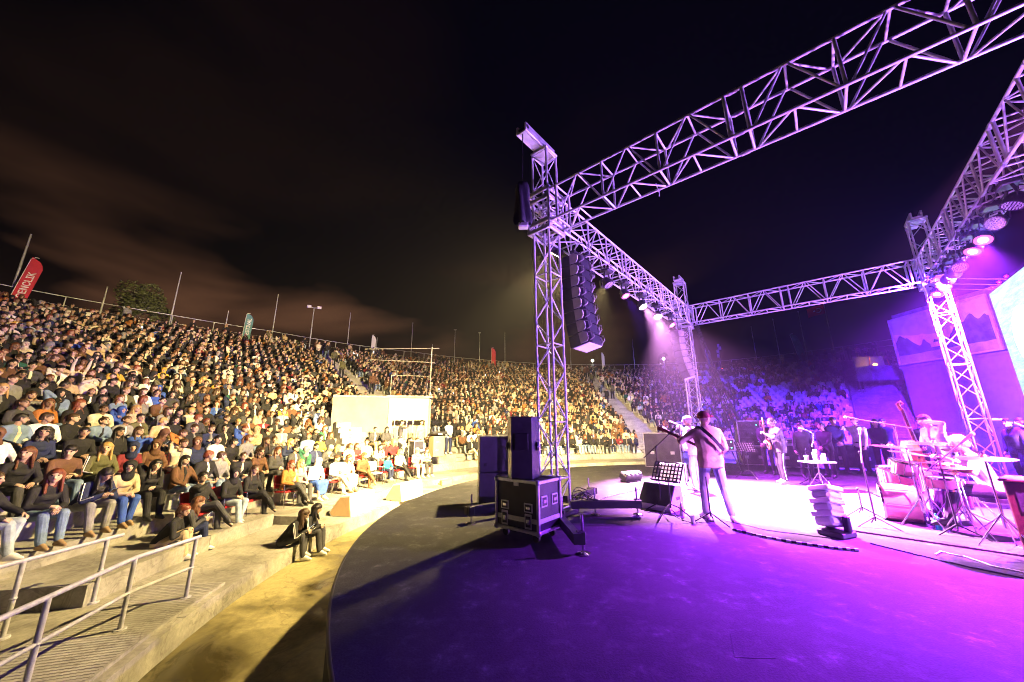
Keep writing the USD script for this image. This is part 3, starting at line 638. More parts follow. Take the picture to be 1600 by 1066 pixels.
# ------------------------------------------------------------------ wash lights
def wash(label, p, to, lens, group, light=None):
    """A round moving wash light hung from the truss: clamp, yoke, round head, lens with its ring of small lenses."""
    t = thing('wash_light', label, 'stage light', p, 0, group); d = np.asarray(to, float) - p; d = d / np.linalg.norm(d)
    R = frame(d, np.array([*e1, 0])); o = np.array([0, 0, -.36])
    MB().box((0, 0, -.02), (.30, .24, .10), rotz(.86), .02).build('base', 'black_plastic', t)
    MB().tube((0, 0, .0), (0, 0, .14), .02, 8).build('clamp', 'black_metal', t)
    for s in (-1, 1): MB().path([np.array([0, 0, -.07]) + R[:, 0] * s * .1, o + (0, 0, .16) + R[:, 0] * s * .165, o + R[:, 0] * s * .165], [.022, .026, .03], 8).build('yoke_arm', 'black_plastic', t)
    hd = MB().lathe([(0, -.17), (.07, -.165), (.115, -.10), (.135, 0), (.145, .06), (.145, .09), (.13, .09)], 24, o, R).build('head', 'black_plastic', t)
    MB().lathe([(.128, .082), (0, .082)], 24, o, R).build('lens', lens or 'chrome', hd)
    if lens: MB().lathe([(.095 if lens == 'par_white' else .07, .0835), (0, .0835)], 24, o, R).build('lens_core', 'par_core', hd)
    if not lens:
        mb = MB()
        for rr, k in ((.04, 6), (.075, 12), (.11, 18)):
            for j in range(k): mb.ball(o + R @ (rr * math.cos(j * 6.283 / k), rr * math.sin(j * 6.283 / k), .084), .013, 6)
        mb.ball(o + R @ (0, 0, .084), .013, 6); mb.build('lens_ring', 'white_shell', hd)
    if light: spot(t, o + d * .16, o + d * 5, *light)
VIO, PUR, PNK, BLU, WHT = (.09, .006, 1.0), (.26, .015, 1.0), (.9, .06, .9), (.05, .008, 1.0), (1.0, .36, 1.0)
GF = 'wash lights under the front truss beam'
def fb(s): return np.array([*(TA + e1 * s + e2 * .05), 5.66])
def pr(s): return np.array([*(TC - e1 * s - e2 * .05), 5.66])
wash('unlit wash light, the nearest one under the front beam, its lens a ring of dots', fb(2.75), (5.0, 7.0, 0), None, GF)
wash('pink burning wash light, second from the line array under the front beam', fb(3.87), (5.0, 7.4, 0), 'par_pink', GF, ((.15, .01, 1.0), PAR_WATTS * 1.0, .06, 20, .95))
wash('white burning wash light, middle one under the front beam', fb(5.2), (6.2, 7.9, 0), 'par_white', GF, (WHT, PAR_WATTS * 10, .06, 29, .95))
wash('white burning wash light whose shaft of light falls on the crowd', fb(6.64), (4.5, 8.9, 0), 'par_white', GF, (WHT, PAR_WATTS * 8, .06, 27, .95))
wash('pink burning wash light just above the second line array', fb(8.1), (8.5, 9.5, 0), 'par_pink', GF, ((.5, .03, 1.0), PAR_WATTS * 1.2, .06, 28, .9))
GR = 'wash lights under the rear truss beam'
wash('pink burning wash light at the head of the right column', pr(.25), (9.5, 8.5, 0), 'par_pink', GR, ((.5, .03, 1.0), PAR_WATTS * 1.2, .06, 28, .9))
wash('pink burning wash light, lower of the two together under the rear beam', pr(3.76), (6.0, 7.0, 0), 'par_pink', GR, ((.30, .02, 1.0), PAR_WATTS * 5, .06, 26, .95))
wash('pink burning wash light, upper of the two together under the rear beam', pr(4.41), (5.6, 5.0, 0), 'par_pink', GR, ((.34, .025, 1.0), PAR_WATTS * 6.5, .06, 28, .95))
wash('unlit wash light with a dotted lens at the right picture edge under the rear beam', pr(6.05), (6, 6.5, 0), None, GR)
wash('dark wash light among cables between the lit ones, with added blue beam', pr(1.6), (22, 22, 2), None, GR, ((.07, .01, 1.0), PAR_WATTS * 7.5, .06, 50, .95))  # dark lamp given an added blue source to brighten the right stand
wash('dark tilted wash light next to the pair of lit ones, with added blue beam', pr(2.6), (6, 5, 0), None, GR, (BLU, PAR_WATTS * .4, .06, 30, .95))  # dark lamp given an added weak blue source for the stage floor
wash('dark wash light above the right end of the rear beam cables, with added beam', pr(5.2), (-.5, 4.0, 0), None, GR, ((.12, .05, 1.0), PAR_WATTS * .18, .06, 34, .95))  # unlit head with an added faint source tinting near floor and railing

wash('added wash light turned backwards onto the dark wall behind the right column', pr(.9) + (0, 0, -.02), (18, 11, 2.0), None, GR, ((.10, .006, 1.0), PAR_WATTS * 26.0, .06, 65, .9))  # added lamp, put in to make the back wall glow blue
wash('added wash light turned onto the landscape board above the right column', pr(2.1), (25.7, 20, 6.0), None, GR, ((.18, .06, 1.0), PAR_WATTS * 11.0, .06, 24, .9))  # added lamp, put in so that the board shows up violet
GN = 'wash lights near the right corner of the near beam'
wash('wash light at the near right corner of the stage turned onto the guitarist', np.array([*(TD - e2 * .5), 5.66]), (4.4, 7.6, .4), 'par_pink', GN, ((.9, .20, 1.0), PAR_WATTS * 4.0, .06, 14, .9))
wash('wash light at the near right corner of the stage turned onto the drum kit', np.array([*(TD - e2 * .1 + e1 * .5), 5.66]), (6.6, 6.3, .5), 'par_pink', GN, ((.85, .08, 1.0), PAR_WATTS * 3.6, .06, 20, .9))
# added uplighters, out of view at the back of the stage, brightening the trusses
def floor_par(label, p, to, *light):
    t = thing('floor_par', label, 'stage light', p); o = np.array([0, 0, .22]); d = np.asarray(to, float) - p - o; d /= np.linalg.norm(d); R = frame(d)
    MB().lathe([(0, -.14), (.08, -.14), (.12, -.04), (.12, .10), (.105, .10)], 20, o, R).build('head', 'black_plastic', t); MB().lathe([(.10, .08), (0, .08)], 20, o, R).build('lens', 'par_pink', t)
    MB().path([(-.15, 0, .02), (-.15, 0, .22)], .015, 6).build('bracket', 'black_metal', t); MB().path([(.15, 0, .02), (.15, 0, .22)], .015, 6).build('bracket', 'black_metal', t); MB().box((0, 0, .01), (.4, .3, .02)).build('foot', 'black_metal', t, False)
    spot(t, o + d * .16, o + d * 5, *light)
floor_par('added unseen floor uplighter behind the wooden cabinet', np.array([8.6, 2.6, 0]), (2.5, 5.5, 6.0), (.40, .15, 1.0), PAR_WATTS * .7, .08, 52, .8)
floor_par('added unseen floor uplighter at the foot of the screen, aimed at the front beam', np.array([*(TC + e2 * 1.5 - e1 * 3.4), 0]), (3.4, 10.6, 5.8), (.45, .20, 1.0), PAR_WATTS * 1.5, .08, 38, .8)
floor_par('added unseen floor uplighter near the right column, aimed at the far beam', np.array([*(TC + e2 * 1.6 - e1 * 2.2), 0]), (9.5, 12.5, 6.0), (.42, .12, 1.0), PAR_WATTS * .8, .08, 45, .8)

# ------------------------------------------------------------------ line arrays
def line_array(label, s, zt, n, hgt, curve, yaw_off):
    p = np.array([*(TA + e1 * s), 0.0]); t = thing('line_array', label, 'loudspeaker', (p[0], p[1], 0), math.atan2(-e2[1], -e2[0]) - math.pi / 2 + yaw_off)  # local +y faces the audience
    MB().box((0, -.1, zt + .06), (.62, .12, .08), None, .01).build('flying_bar', 'black_metal', t, False)
    MB().box((0, 0, zt + .03), (.10, .75, .06), None, .01).build('flying_bar', 'black_metal', t, False)
    for x in (-.2, .2): MB().tube((x * .4, -.05, zt + .06), (x, -.05, ZB), .012, 6).build('shackle_chain', 'black_metal', t)
    z, y, tilt = zt, 0.0, 0.0
    for k in range(n):
        tilt = -curve * (k / (n - 1)) ** 1.5; R = rotx(tilt)
        def q(v): return np.array([0, y, z]) + R @ np.asarray(v, float)
        bx = [(-.33, .22), (.33, .22), (.30, -.10), (.20, -.26), (-.20, -.26), (-.30, -.10)]
        cab = MB().prism(bx, hgt * .93, q((0, 0, -hgt)), R).build('cabinet', 'black_plastic', t, False)
        MB().box(q((0, .225, -hgt / 2)), (.60, .02, hgt * .84), R).build('grille', 'grille', cab, False)
        for sx in (-1, 1):
            MB().prism([(0, 0), (.16, .0), (.20, .05), (.20, hgt * .7), (.12, hgt * .86), (0, hgt * .86)], .02, q((sx * .335, -.05, -hgt * .95)), R @ np.stack([[0, -1, 0], [0, 0, 1], [1.0 * -1, 0, 0]], 1)).build('rigging_plate', 'dull_steel', cab, False)
            MB().path([q((sx * .26, -.24, -hgt * .15)), q((sx * .24, -.34, -hgt * .3)), q((sx * .24, -.34, -hgt * .7)), q((sx * .26, -.24, -hgt * .85))], .012, 6).build('handle', 'dull_steel', cab)
            MB().box(q((sx * .27, -.20, -hgt * .35)), (.05, .03, .09), R, .006).build('badge', 'tape_white', cab, False)
        MB().path([q((0, -.26, -hgt * .2)), q((.1, -.36, -hgt * .5)), q((-.05, -.37, -hgt * .9))], .010, 6).build('cable', 'cable_rubber', cab)
        e = R @ np.array([0, 0, -hgt]); y += e[1]; z += e[2]
    R = rotx(tilt); MB().box(np.array([0, y, z]) + R @ np.array([0, -.02, -.01]), (.58, .40, .012), R).build('bottom_panel', 'white_shell', t, False)
line_array('black line array of stacked speakers hanging beside the nearest column', 1.18, 5.42, 8, .275, .2, .0)
line_array('pale-lit line array of stacked speakers hanging at the far column', 8.95, 5.15, 7, .27, .30, .25)
def truss_cable(lab, f, s0, s1, sag, seed, r=.011, m='cable_rubber'):
    t = thing('truss_cable', lab, 'cable'); rg = np.random.default_rng(seed); ks = np.arange(s0, s1, .55); pts = []
    for a_, b_ in zip(ks[:-1], ks[1:]):
        d_ = sag * rg.uniform(.4, 1.5)
        for u_ in (0, .33, .66): pts.append(f(a_ + (b_ - a_) * u_) + np.array([rg.normal(0, .012), rg.normal(0, .012), .03 - d_ * math.sin(u_ * math.pi)]))
    MB().path(pts, r, 5).build('run', m, t)
truss_cable('black supply cable sagging along the lower chord of the front beam', lambda x: np.array([*(TA + e1 * x + e2 * .27), ZB]), .6, 9.7, .07, 1)
truss_cable('second black cable looped along the front beam between the wash lights', lambda x: np.array([*(TA + e1 * x + e2 * .12), ZB - .02]), 2.2, 9.0, .13, 2)
for k_, lab_ in enumerate(('thick black cable loom hanging along the rear beam', 'black cable looping below the rear beam beside the lit lamps', 'black cable tied to the inner chord of the rear beam', 'low slack black cable between the rear wash lights')):
    truss_cable(lab_, lambda x, k_=k_: np.array([*(TC - e1 * x - e2 * (.24 - .13 * k_)), ZB - .01 * k_]), .3, 6.6, (.10, .18, .06, .26)[k_], 10 + k_, (.022, .012, .012, .010)[k_])
truss_cable('black cable taped along the lower chord of the far beam', lambda x: np.array([*(TB + e2 * x - e1 * .25), ZB + .01]), .4, 6.5, .03, 21)
# loose tape ends and cables on the trusses
t = thing('hanging_cables', 'bundle of slack cables dropping from the far column to the stage', 'cable')
rg = np.random.default_rng(9)
for k in range(7):
    a = np.array([*(TB + e2 * (.35 + .12 * rg.random()) + e1 * rg.uniform(-.1, .3)), 5.7]); b = np.array([*(TB + e2 * rg.uniform(1.1, 1.9) + e1 * rg.uniform(-.4, .4)), .03])
    MB().path([a + (b - a) * u + np.array([.05, .05, -.5 * math.sin(u * math.pi) * .4]) for u in np.linspace(0, 1, 9)], .014, 5).build('cable', 'cable_rubber', t)
for s in (2.9, 7.0):
    pass
tp = thing('loose_tape', 'short loose white tape end dangling under the near overhead beam', 'tape')
c0 = np.array([*(TA + e2 * 2.35 - e1 * .0), ZB - .03]); MB().path([c0, c0 + (.02, 0, -.1), c0 + (0.05, .02, -.19), c0 + (.03, .0, -.26)], .007, 5).build('strip', 'tape_white', tp)

# ------------------------------------------------------------------ people
SKIN = {'fair': (.52, .36, .28), 'light': (.44, .295, .22), 'olive': (.36, .235, .17), 'tan': (.26, .165, .115)}
for k, c in SKIN.items():
    M['skin_' + k] = usdkit.material(stage, LK + 'skin_' + k, {'p': ('principled_bsdf', {'base_color': c, 'roughness': 0.5, 'specular_ior_level': 0.4, 'subsurface_weight': 0.0})}, surface='p.BSDF')
CLOTH = {'black': (.018, .018, .02), 'charcoal': (.05, .05, .055), 'grey': (.22, .22, .23), 'white': (.74, .73, .70), 'cream': (.62, .55, .42), 'beige': (.45, .35, .22), 'brown': (.12, .06, .032), 'ginger brown': (.36, .14, .035), 'mustard': (.50, .30, .05),
         'navy': (.018, .025, .07), 'blue': (.04, .09, .36), 'denim blue': (.16, .23, .36), 'pale denim': (.36, .43, .52), 'maroon': (.16, .02, .028), 'red': (.45, .02, .025), 'pink': (.55, .20, .26), 'olive': (.10, .10, .045), 'green': (.02, .09, .055), 'turquoise': (.02, .36, .42), 'lilac': (.36, .30, .48)}
for k, c in CLOTH.items(): mat('cloth_' + k.replace(' ', '_'), c, 0.8, 0.0, 0.28, 7.0, 0.35, 55, 0.3)
HAIRC = {'black': (.012, .010, .009), 'brown': (.05, .026, .013), 'chestnut': (.12, .045, .018), 'red': (.15, .038, .018), 'blond': (.42, .27, .10), 'grey': (.45, .43, .42)}
for k, c in HAIRC.items(): mat('hair_' + k, c, 0.42, 0.0, 0.4, 30.0, 0.5, 90, 0.5)
mat('eye_dark', (.02, .015, .012), 0.25); mat('lips', (.34, .11, .09), 0.5)
def cm(k): return 'cloth_' + k.replace(' ', '_')

def ball(c, r, n=8, s=None):
    m = m3.Manifold.sphere(1.0, n)
    return m.scale([float(r)] * 3 if s is None else [float(x) for x in s]).translate([float(x) for x in c])
def hull(*b): return m3.Manifold.batch_hull(list(b))
def bone(a, ra, b, rb, n=8): return hull(ball(a, ra, n), ball(b, rb, n))
def union(l): return m3.Manifold.batch_boolean(l, m3.OpType.Add)
def ik(a, b, l1, l2, pole):
    a, b = np.asarray(a, float), np.asarray(b, float); d = b - a; L = np.linalg.norm(d); L2_ = min(L, (l1 + l2) * .995); d = d / L; b = a + d * L2_
    x = (L2_ ** 2 + l1 ** 2 - l2 ** 2) / (2 * L2_); h = math.sqrt(max(1e-6, l1 ** 2 - x ** 2)); p = np.asarray(pole, float); p = p - d * (p @ d); p /= np.linalg.norm(p) + 1e-9
    return a + d * x + p * h, b
def tri(mani):
    m = mani.to_mesh(); return np.array(m.vert_properties[:, :3], float), np.array(m.tri_verts)
def soften(mani, length, it=6, fold=0.0, seed=0):
    m = mani.refine_to_length(length); v, f = tri(m); t = trimesh.Trimesh(v, f, process=True)
    trimesh.smoothing.filter_taubin(t, .5, .53, it); v = np.array(t.vertices)
    if fold:
        nz = meshkit.fbm(v * np.array([9, 9, 5.5]) + seed, 3, seed); v = v + t.vertex_normals * ((nz - .5) * fold)[:, None]
    return v, np.array(t.faces)

def hand(wrist, d, palm_n, side, curl, n=5):
    """Palm, four unequal fingers and a thumb; d = the way the hand points, palm_n = out of the palm, side = +1 if the thumb lies on +(d x palm_n)."""
    d = np.asarray(d, float) / np.linalg.norm(d); pn = np.asarray(palm_n, float); pn = pn - d * (pn @ d); pn /= np.linalg.norm(pn); sd = np.cross(d, pn) * side
    w = np.asarray(wrist, float); o = []
    o.append(hull(ball(w, .024, n), ball(w + d * .075 + sd * .03, .013, n), ball(w + d * .078 - sd * .032, .013, n), ball(w + d * .03 + sd * .028, .015, n)))
    for k, (off, L) in enumerate(((.030, .070), (.010, .080), (-.011, .074), (-.031, .058))):
        a = w + d * .078 + sd * off; c = curl * (1 + .12 * k); b = a + (d * math.cos(c) + pn * math.sin(c)) * L * .52; e = b + (d * math.cos(2.1 * c) + pn * math.sin(2.1 * c)) * L * .48
        o.append(hull(ball(a, .0098, n), ball(b, .009, n))); o.append(hull(ball(b, .009, n), ball(e, .0075, n)))
    a = w + d * .028 + sd * .028; b = a + (d * .62 + sd * .62 + pn * .35) * .042; e = b + (d * .85 + sd * .1 + pn * (.3 + .5 * min(curl, 1))) * .034
    o.append(hull(ball(a, .0135, n), ball(b, .0105, n))); o.append(hull(ball(b, .0105, n), ball(e, .0085, n)))
    return o

POSES = {   # lean, head yaw, head pitch, left hand, right hand (local: x right, y forward, z up from the feet level of a seat), hand curl, extra
    'with both hands resting on the knees': dict(lean=6, hy=8, hp=-2, L=(-.15, .36, .60), R=(.15, .36, .60)),
    'with hands folded in the lap': dict(lean=2, hy=-14, hp=4, L=(-.03, .26, .60), R=(.04, .27, .61)),
    'with arms crossed': dict(lean=-2, hy=12, hp=0, L=(.05, .20, .78), R=(-.05, .24, .82), curl=1.2),
    'leaning forward on the elbows': dict(lean=32, hy=5, hp=-14, L=(-.03, .52, .62), R=(.03, .52, .63)),
    'looking down at a phone': dict(lean=14, hy=0, hp=30, L=(-.04, .36, .76), R=(.05, .36, .76), phone=True),
    'holding a phone up': dict(lean=0, hy=4, hp=-4, L=(-.13, .33, .61), R=(.10, .40, 1.12), phone=True),
    'with a hand at the chin': dict(lean=16, hy=16, hp=2, L=(.02, .30, .64), R=(.07, .20, 1.02)),
    'turned towards a neighbour': dict(lean=6, hy=48, hp=3, L=(-.10, .34, .60), R=(.12, .33, .61)),
    'clapping': dict(lean=4, hy=-6, hp=-4, L=(-.035, .38, .98), R=(.035, .38, .98)),
    'with legs crossed': dict(lean=0, hy=-22, hp=0, L=(-.02, .30, .64), R=(.08, .30, .64), cross=True),
    'leaning back': dict(lean=-10, hy=-30, hp=-4, L=(-.18, .26, .58), R=(.17, .27, .58)),
    'with both arms raised': dict(lean=0, hy=0, hp=-8, L=(-.20, .22, 1.52), R=(.22, .20, 1.55)),
}
def person_meshes(pose, hair, stand=False, seed=0, det=0, female=False, skirt=False, jacket=1.0, legs=None, tw=0.0, shirt=False):
    """All the meshes of one person, facing +y, feet level at z = 0."""
    n = 8 if det == 0 else 12; p = dict(pose); o = {}
    hz = .92 if stand else p.get('hz', .50)
    ln = math.radians(p.get('lean', 0)); up = np.array([0, math.sin(ln), math.cos(ln)]); fw = np.array([0, math.cos(ln), -math.sin(ln)])
    T = math.radians(tw); sx = np.array([math.cos(T), math.sin(T), 0.0])
    hip = np.array([0, 0, hz]); waist = hip + up * .16; chest = hip + up * .34; neck = hip + up * .50
    sw = .165 if female else .185
    sh = [hip + up * .445 + sx * s * sw for s in (-1, 1)]
    hips = [hip + np.array([s * .09, 0, 0.0]) for s in (-1, 1)]
    nb = neck + up * .055 + fw * .015
    hy, hp_ = math.radians(p.get('hy', 0)) + T, math.radians(p.get('hp', 0))
    HR = rotz(hy) @ rotx(-hp_)
    hc = nb + np.array([0, .02, .03]) + HR @ np.array([0, .005, .085])
    # legs
    if stand:
        lg = legs or [(-.11, .03), (.12, -.02)]
        ank = [np.array([x, y, .085]) for x, y in lg]; kn = []
        for i in (0, 1): k, a = ik(hips[i], ank[i], .425, .415, (0.1 * (2 * i - 1), 1, 0)); kn.append(k)
    elif p.get('cross'):
        kn = [np.array([-.07, .43, .50]), np.array([.02, .42, .62])]; ank = [np.array([-.09, .44, .09]), np.array([-.13, .62, .27])]
    else:
        a = .10 + .05 * ((seed * 7) % 3) / 2; kn = [np.array([-a, .43, .515]), np.array([a, .43, .515])]; ank = [np.array([-a * .9, .42 + .06 * ((seed * 5) % 3 - 1), .09]), np.array([a * .9, .45 - .05 * ((seed * 3) % 3 - 1), .09])]
        if legs: kn = [np.array(x) for x in legs[:2]]; ank = [np.array(x) for x in legs[2:]]
    # arms: hands are given for a seat; standing adds the difference in hip height
    el, wr = [], []
    dz = (hz - .50)
    for i, key in enumerate(('L', 'R')):
        tgt = np.array(p[key], float) + (0, 0, dz); s = 2 * i - 1
        e, w = ik(sh[i], tgt, .285, .255, p.get('pole' + key, (s * .75, -.55, -.45))); el.append(e); wr.append(w)
    # --- skin: one continuous body
    B = [bone(hip, .095, chest, .105, n), hull(ball(sh[0], .05, n), ball(sh[1], .05, n), ball(chest, .10, n)), bone(neck - up * .02, .058, hc - HR @ np.array([0, .01, .05]), .052, n)]
    for i in (0, 1):
        B += [bone(hips[i], .08, kn[i], .052, n), bone(kn[i], .05, ank[i], .036, n), bone(sh[i], .046, el[i], .036, n), bone(el[i], .035, wr[i], .025, n)]
        ft = rotz(.25 * (1 - 2 * i) if stand else 0) @ np.array([0, 1.0, 0])
        if p.get('cross') and i == 1: ft = np.array([-.2, .8, -.5])
        B.append(hull(ball(ank[i] + (0, 0, -.05), .03, n), ball(ank[i] + ft * .12 + (0, 0, -.06), .024, n)))
        d = wr[i] - el[i]; d = d / np.linalg.norm(d); pn = p.get('pn' + 'LR'[i], np.array([-(2 * i - 1) * .5, .25, -.8])); pn = np.asarray(pn, float)
        if abs(pn @ d) > .9: pn = np.array([-(2 * i - 1), 0, 0.2])
        sg = np.cross(d, pn - d * (pn @ d)) @ np.array([-(2 * i - 1), .4, .6]); B += hand(wr[i], d + pn * .15, pn, 1 if sg > 0 else -1, p.get('curl', .55), 5 if det == 0 else 7)
    def h(v): return hc + HR @ np.asarray(v, float)
    nh = n + 2 if det == 0 else 16
    B.append(hull(ball(h((0, -.02, .028)), .088, nh), ball(h((0, .022, .02)), .076, nh), ball(h((0, .048, -.062)), .042, nh), ball(h((.03, .035, -.05)), .034, nh), ball(h((-.03, .035, -.05)), .034, nh), ball(h((0, .066, -.082)), .018, nh)))
    B.append(hull(ball(h((0, .088, .012)), .009, 6), ball(h((0, .110, -.024)), .012, 6), ball(h((.013, .093, -.030)), .008, 6), ball(h((-.013, .093, -.030)), .008, 6)))
    for s in (-1, 1): B.append(hull(ball(h((s * .083, -.008, .015)), .014, 6), ball(h((s * .080, -.004, -.022)), .010, 6)))
    body = union(B)
    o['body'] = soften(body, .022, 3) if det else tri(body)
    for s, k in ((-1, 'eye'), (1, 'eye_001')):
        o[k] = tri(union([hull(*[ball(h((s * .034 + dx, .0865, .010)), .0066, 6) for dx in (-.006, .006)]), hull(*[ball(h((s * .035 + dx, .0885, .021)), .0045, 6) for dx in (-.011, .011)])]))
    o['mouth'] = MB().ball(h((0, .086, -.052)), (.023, .008, .008), 8, HR).get()
    # --- top
    j = jacket; w_ = .90 if female else 1.0
    bl = .60 if stand else .2
    Tp = [hull(*[ball(hips[i] + up * .0 + (0, 0, -.02 if stand else .03), .105 * j, n) for i in (0, 1)], *[ball(waist + sx * s * .075 * w_, .105 * j, n) for s in (-1, 1)]),
          hull(*[ball(waist + sx * s * .075 * w_, .105 * j, n) for s in (-1, 1)], *[ball(chest + sx * s * .095 * w_ + fw * .012, .115 * j, n) for s in (-1, 1)]),
          hull(*[ball(chest + sx * s * .09 * w_ + fw * .01, .115 * j, n) for s in (-1, 1)], *[ball(sh[i] + up * -.005, .064 * j, n) for i in (0, 1)], ball(neck - up * .01, .066, n))]
    if female: Tp.append(hull(*[ball(chest + sx * s * .06 + fw * .085, .062, n) for s in (-1, 1)]))
    for i in (0, 1):
        d = wr[i] - el[i]; d /= np.linalg.norm(d)
        Tp += [bone(sh[i], .064 * j, el[i], .052 * j, n), bone(el[i], .052 * j, wr[i] - d * .012, .038 * j, n)]
    if stand:
        Tp.append(hull(*[ball(hips[i] + (0, 0, .02), .108 * j, n) for i in (0, 1)], *[ball(hips[i] + (0, 0, -.16), .098 * j, n) for i in (0, 1)]))
    tu = union(Tp)
    if stand: tu = tu.trim_by_plane((0, 0, 1), hz - .13) if wr[0][2] > hz - .12 and wr[1][2] > hz - .12 else tu - m3.Manifold.cube([.44, .5, .4], True).translate([0, 0, hz - .13 - .2])
    o['top'] = soften(tu, .028, 6, .030, seed) if det else soften(tu, .06, 3, .026, seed)
    # --- trousers or skirt
    if skirt:
        hem = (kn[0] + kn[1]) / 2 * .55 + (ank[0] + ank[1]) / 2 * .45
        Lg = [hull(ball(hip, .13, n), ball(hips[0], .115, n), ball(hips[1], .115, n), ball(kn[0] * 1.0, .09, n), ball(kn[1] * 1.0, .09, n)), hull(ball(kn[0], .09, n), ball(kn[1], .09, n), ball(hem + (-.10, .02, -.1), .06, n), ball(hem + (.10, .02, -.1), .06, n))]
    else:
        Lg = [hull(ball(hip + (0, 0, .03), .112, n), ball(hips[0], .108, n), ball(hips[1], .108, n))]
        for i in (0, 1):
            q = ank[i] + (kn[i] - ank[i]) * .06
            Lg += [bone(hips[i], .098, kn[i], .071, n), bone(kn[i], .070, q, .058, n)]
    lu = union(Lg); o['trousers'] = soften(lu, .03, 6, .020 if det else 0, seed + 5) if det else tri(lu)
    for i in (0, 1):
        ft = rotz(.25 * (1 - 2 * i) if stand else 0) @ np.array([0, 1.0, 0]); dn = np.array([0, 0, -1.0])
        if p.get('cross') and i == 1: ft = np.array([-.2, .75, -.6]); dn = np.array([0, -.6, -.8])
        a = ank[i]; o['shoe' + ('', '_001')[i]] = tri(hull(ball(a + dn * .045 - ft * .03, .038, n), ball(a + dn * .050 + ft * .07, .036, n), ball(a + dn * .058 + ft * .155, .027, n), ball(a + dn * -.01, .043, n)))
    if shirt: o['shirt'] = tri(hull(ball(neck + fw * .052 - up * .015, .036, n), ball(chest + fw * (.012 + .115 * j - .040) + up * .02, .052, n), ball(waist + fw * (.105 * j - .034), .042, n)))
    # --- hair or head covering
    cap = hull(ball(h((0, -.022, .032)), .096, nh), ball(h((0, .018, .040)), .080, nh), ball(h((0, -.05, -.02)), .072, nh))
    face = hull(ball(h((0, .10, -.03)), .068, nh), ball(h((0, .145, -.03)), .10, nh), ball(h((0, .14, -.14)), .10, nh), ball(h((0, .05, -.14)), .055, nh))
    if hair == 'short': hm = cap - face - m3.Manifold.cube([.4, .4, .2], True).rotate([0, 0, 0]).translate([float(x) for x in h((0, .02, -.155))])
    elif hair == 'long' or hair == 'curly':
        hb = .30 if hair == 'long' else .20; w0 = .086 if hair == 'long' else .125
        dn = [hull(ball(h((s * .055, -.035, .02)), .056, nh), ball(h((s * .066, -.05, -.10)), .042 if hair == 'long' else .072, nh), ball(hc + np.array([s * .085, -.06, -hb]) , .032 if hair == 'long' else .066, nh)) for s in (-1, 1)]
        fr_ = [hull(ball(h((s * .082, -.005, -.02)), .020, 6), ball(h((s * .088, .0, -.10)), .022, 6), ball(hc + np.array([s * .10, .03, -hb + .04]), .020, 6)) for s in (-1, 1)]
        bk = hull(ball(h((0, -.06, 0)), w0, nh), ball(hc + np.array([0, -.075, -hb]), w0 * .72, nh))
        hm = union([cap - face, bk - face] + [x - face for x in dn] + fr_)
        if hair == 'curly': o['hair'] = None
    elif hair == 'tied': hm = union([cap - face - m3.Manifold.cube([.4, .4, .2], True).translate([float(x) for x in h((0, .02, -.165))]), hull(ball(h((0, -.12, .05)), .036, nh), ball(h((0, -.16, -.06)), .03, nh), ball(h((0, -.14, -.18)), .014, nh))])
    elif hair == 'scarf' or hair == 'hood':
        big = hull(ball(h((0, -.02, .034)), .110, nh), ball(h((0, .025, .03)), .094, nh), ball(h((0, .03, -.075)), .078, nh), ball(h((0, -.04, -.08)), .082, nh))
        dr = hull(ball(h((0, .01, -.09)), .082, nh), ball(neck + np.array([0, .02, -.02]), .115, nh))
        fc = hull(ball(h((0, .125, -.01)), .070, nh), ball(h((0, .125, -.055)), .058, nh), ball(h((0, .2, -.03)), .09, nh))
        hm = union([big, dr]) - fc
    elif hair == 'cap': hm = union([cap - face - m3.Manifold.cube([.4, .4, .26], True).translate([float(x) for x in h((0, .0, -.125))]), hull(ball(h((.05, .10, .055)), .012, 6), ball(h((-.05, .10, .055)), .012, 6), ball(h((.035, .165, .045)), .010, 6), ball(h((-.035, .165, .045)), .010, 6))])
    else: hm = None
    if hm is not None and not hm.is_empty():
        v, f = soften(hm, .02, 4, .0) if det else tri(hm)
        if hair == 'curly':
            t = trimesh.Trimesh(v, f, process=True); v = np.array(t.vertices) + t.vertex_normals * ((meshkit.noise(np.array(t.vertices) * 34, 2) - .45) * .045)[:, None]; f = np.array(t.faces)
        o['hair'] = (v, f)
    else: o.pop('hair', None)
    if p.get('phone'):
        w = wr[1]; d = w - el[1]; d /= np.linalg.norm(d); c = w + d * .10 + np.array([-.02, 0.02, .02]); R = HR @ rotx(math.radians(-20 if p.get('hp', 0) > 10 else 0))
        o['_phone'] = (c, R)
    o['_j'] = dict(wr=wr, el=el, sh=sh, chest=chest, neck=neck, hc=hc, hip=hip, kn=kn, ank=ank, HR=HR, up=up, fw=fw)
    return o

PKEYS = ('body', 'eye', 'eye_001', 'mouth', 'top', 'shirt', 'trousers', 'shoe', 'shoe_001', 'hair')
CLASSES = {}; PHONE = {}
def give_phone(cR, loc, rz, scale, lab_of):
    c, R = cR; t = thing('phone', 'phone held by: ' + ' '.join(lab_of.replace(',', '').split()[:12]), 'phone', np.asarray(loc, float) + rotz(rz) @ (np.asarray(c) * scale), rz)
    b = MB().box((0, 0, 0), (.072, .010, .148), R, .003).build('case', 'black_plastic', t, False); MB().box(R @ np.array([0, -.0065, 0]), (.064, .002, .136), R).build('screen', 'phone_screen', t, False)
def define_class(key, meshes, look):
    """One abstract person; copies reference it and may change the colours."""
    path = f'/World/person_class_{len(CLASSES):03d}'; stage.CreateClassPrim(path)
    for k in PKEYS:
        if meshes.get(k) is not None: usdkit.mesh(stage, f'{path}/{k}', tidy(meshes[k]), M[look[k]], 50 if k != 'mouth' else True)
    CLASSES[key] = path
    if '_phone' in meshes: PHONE[key] = meshes['_phone']
    return path
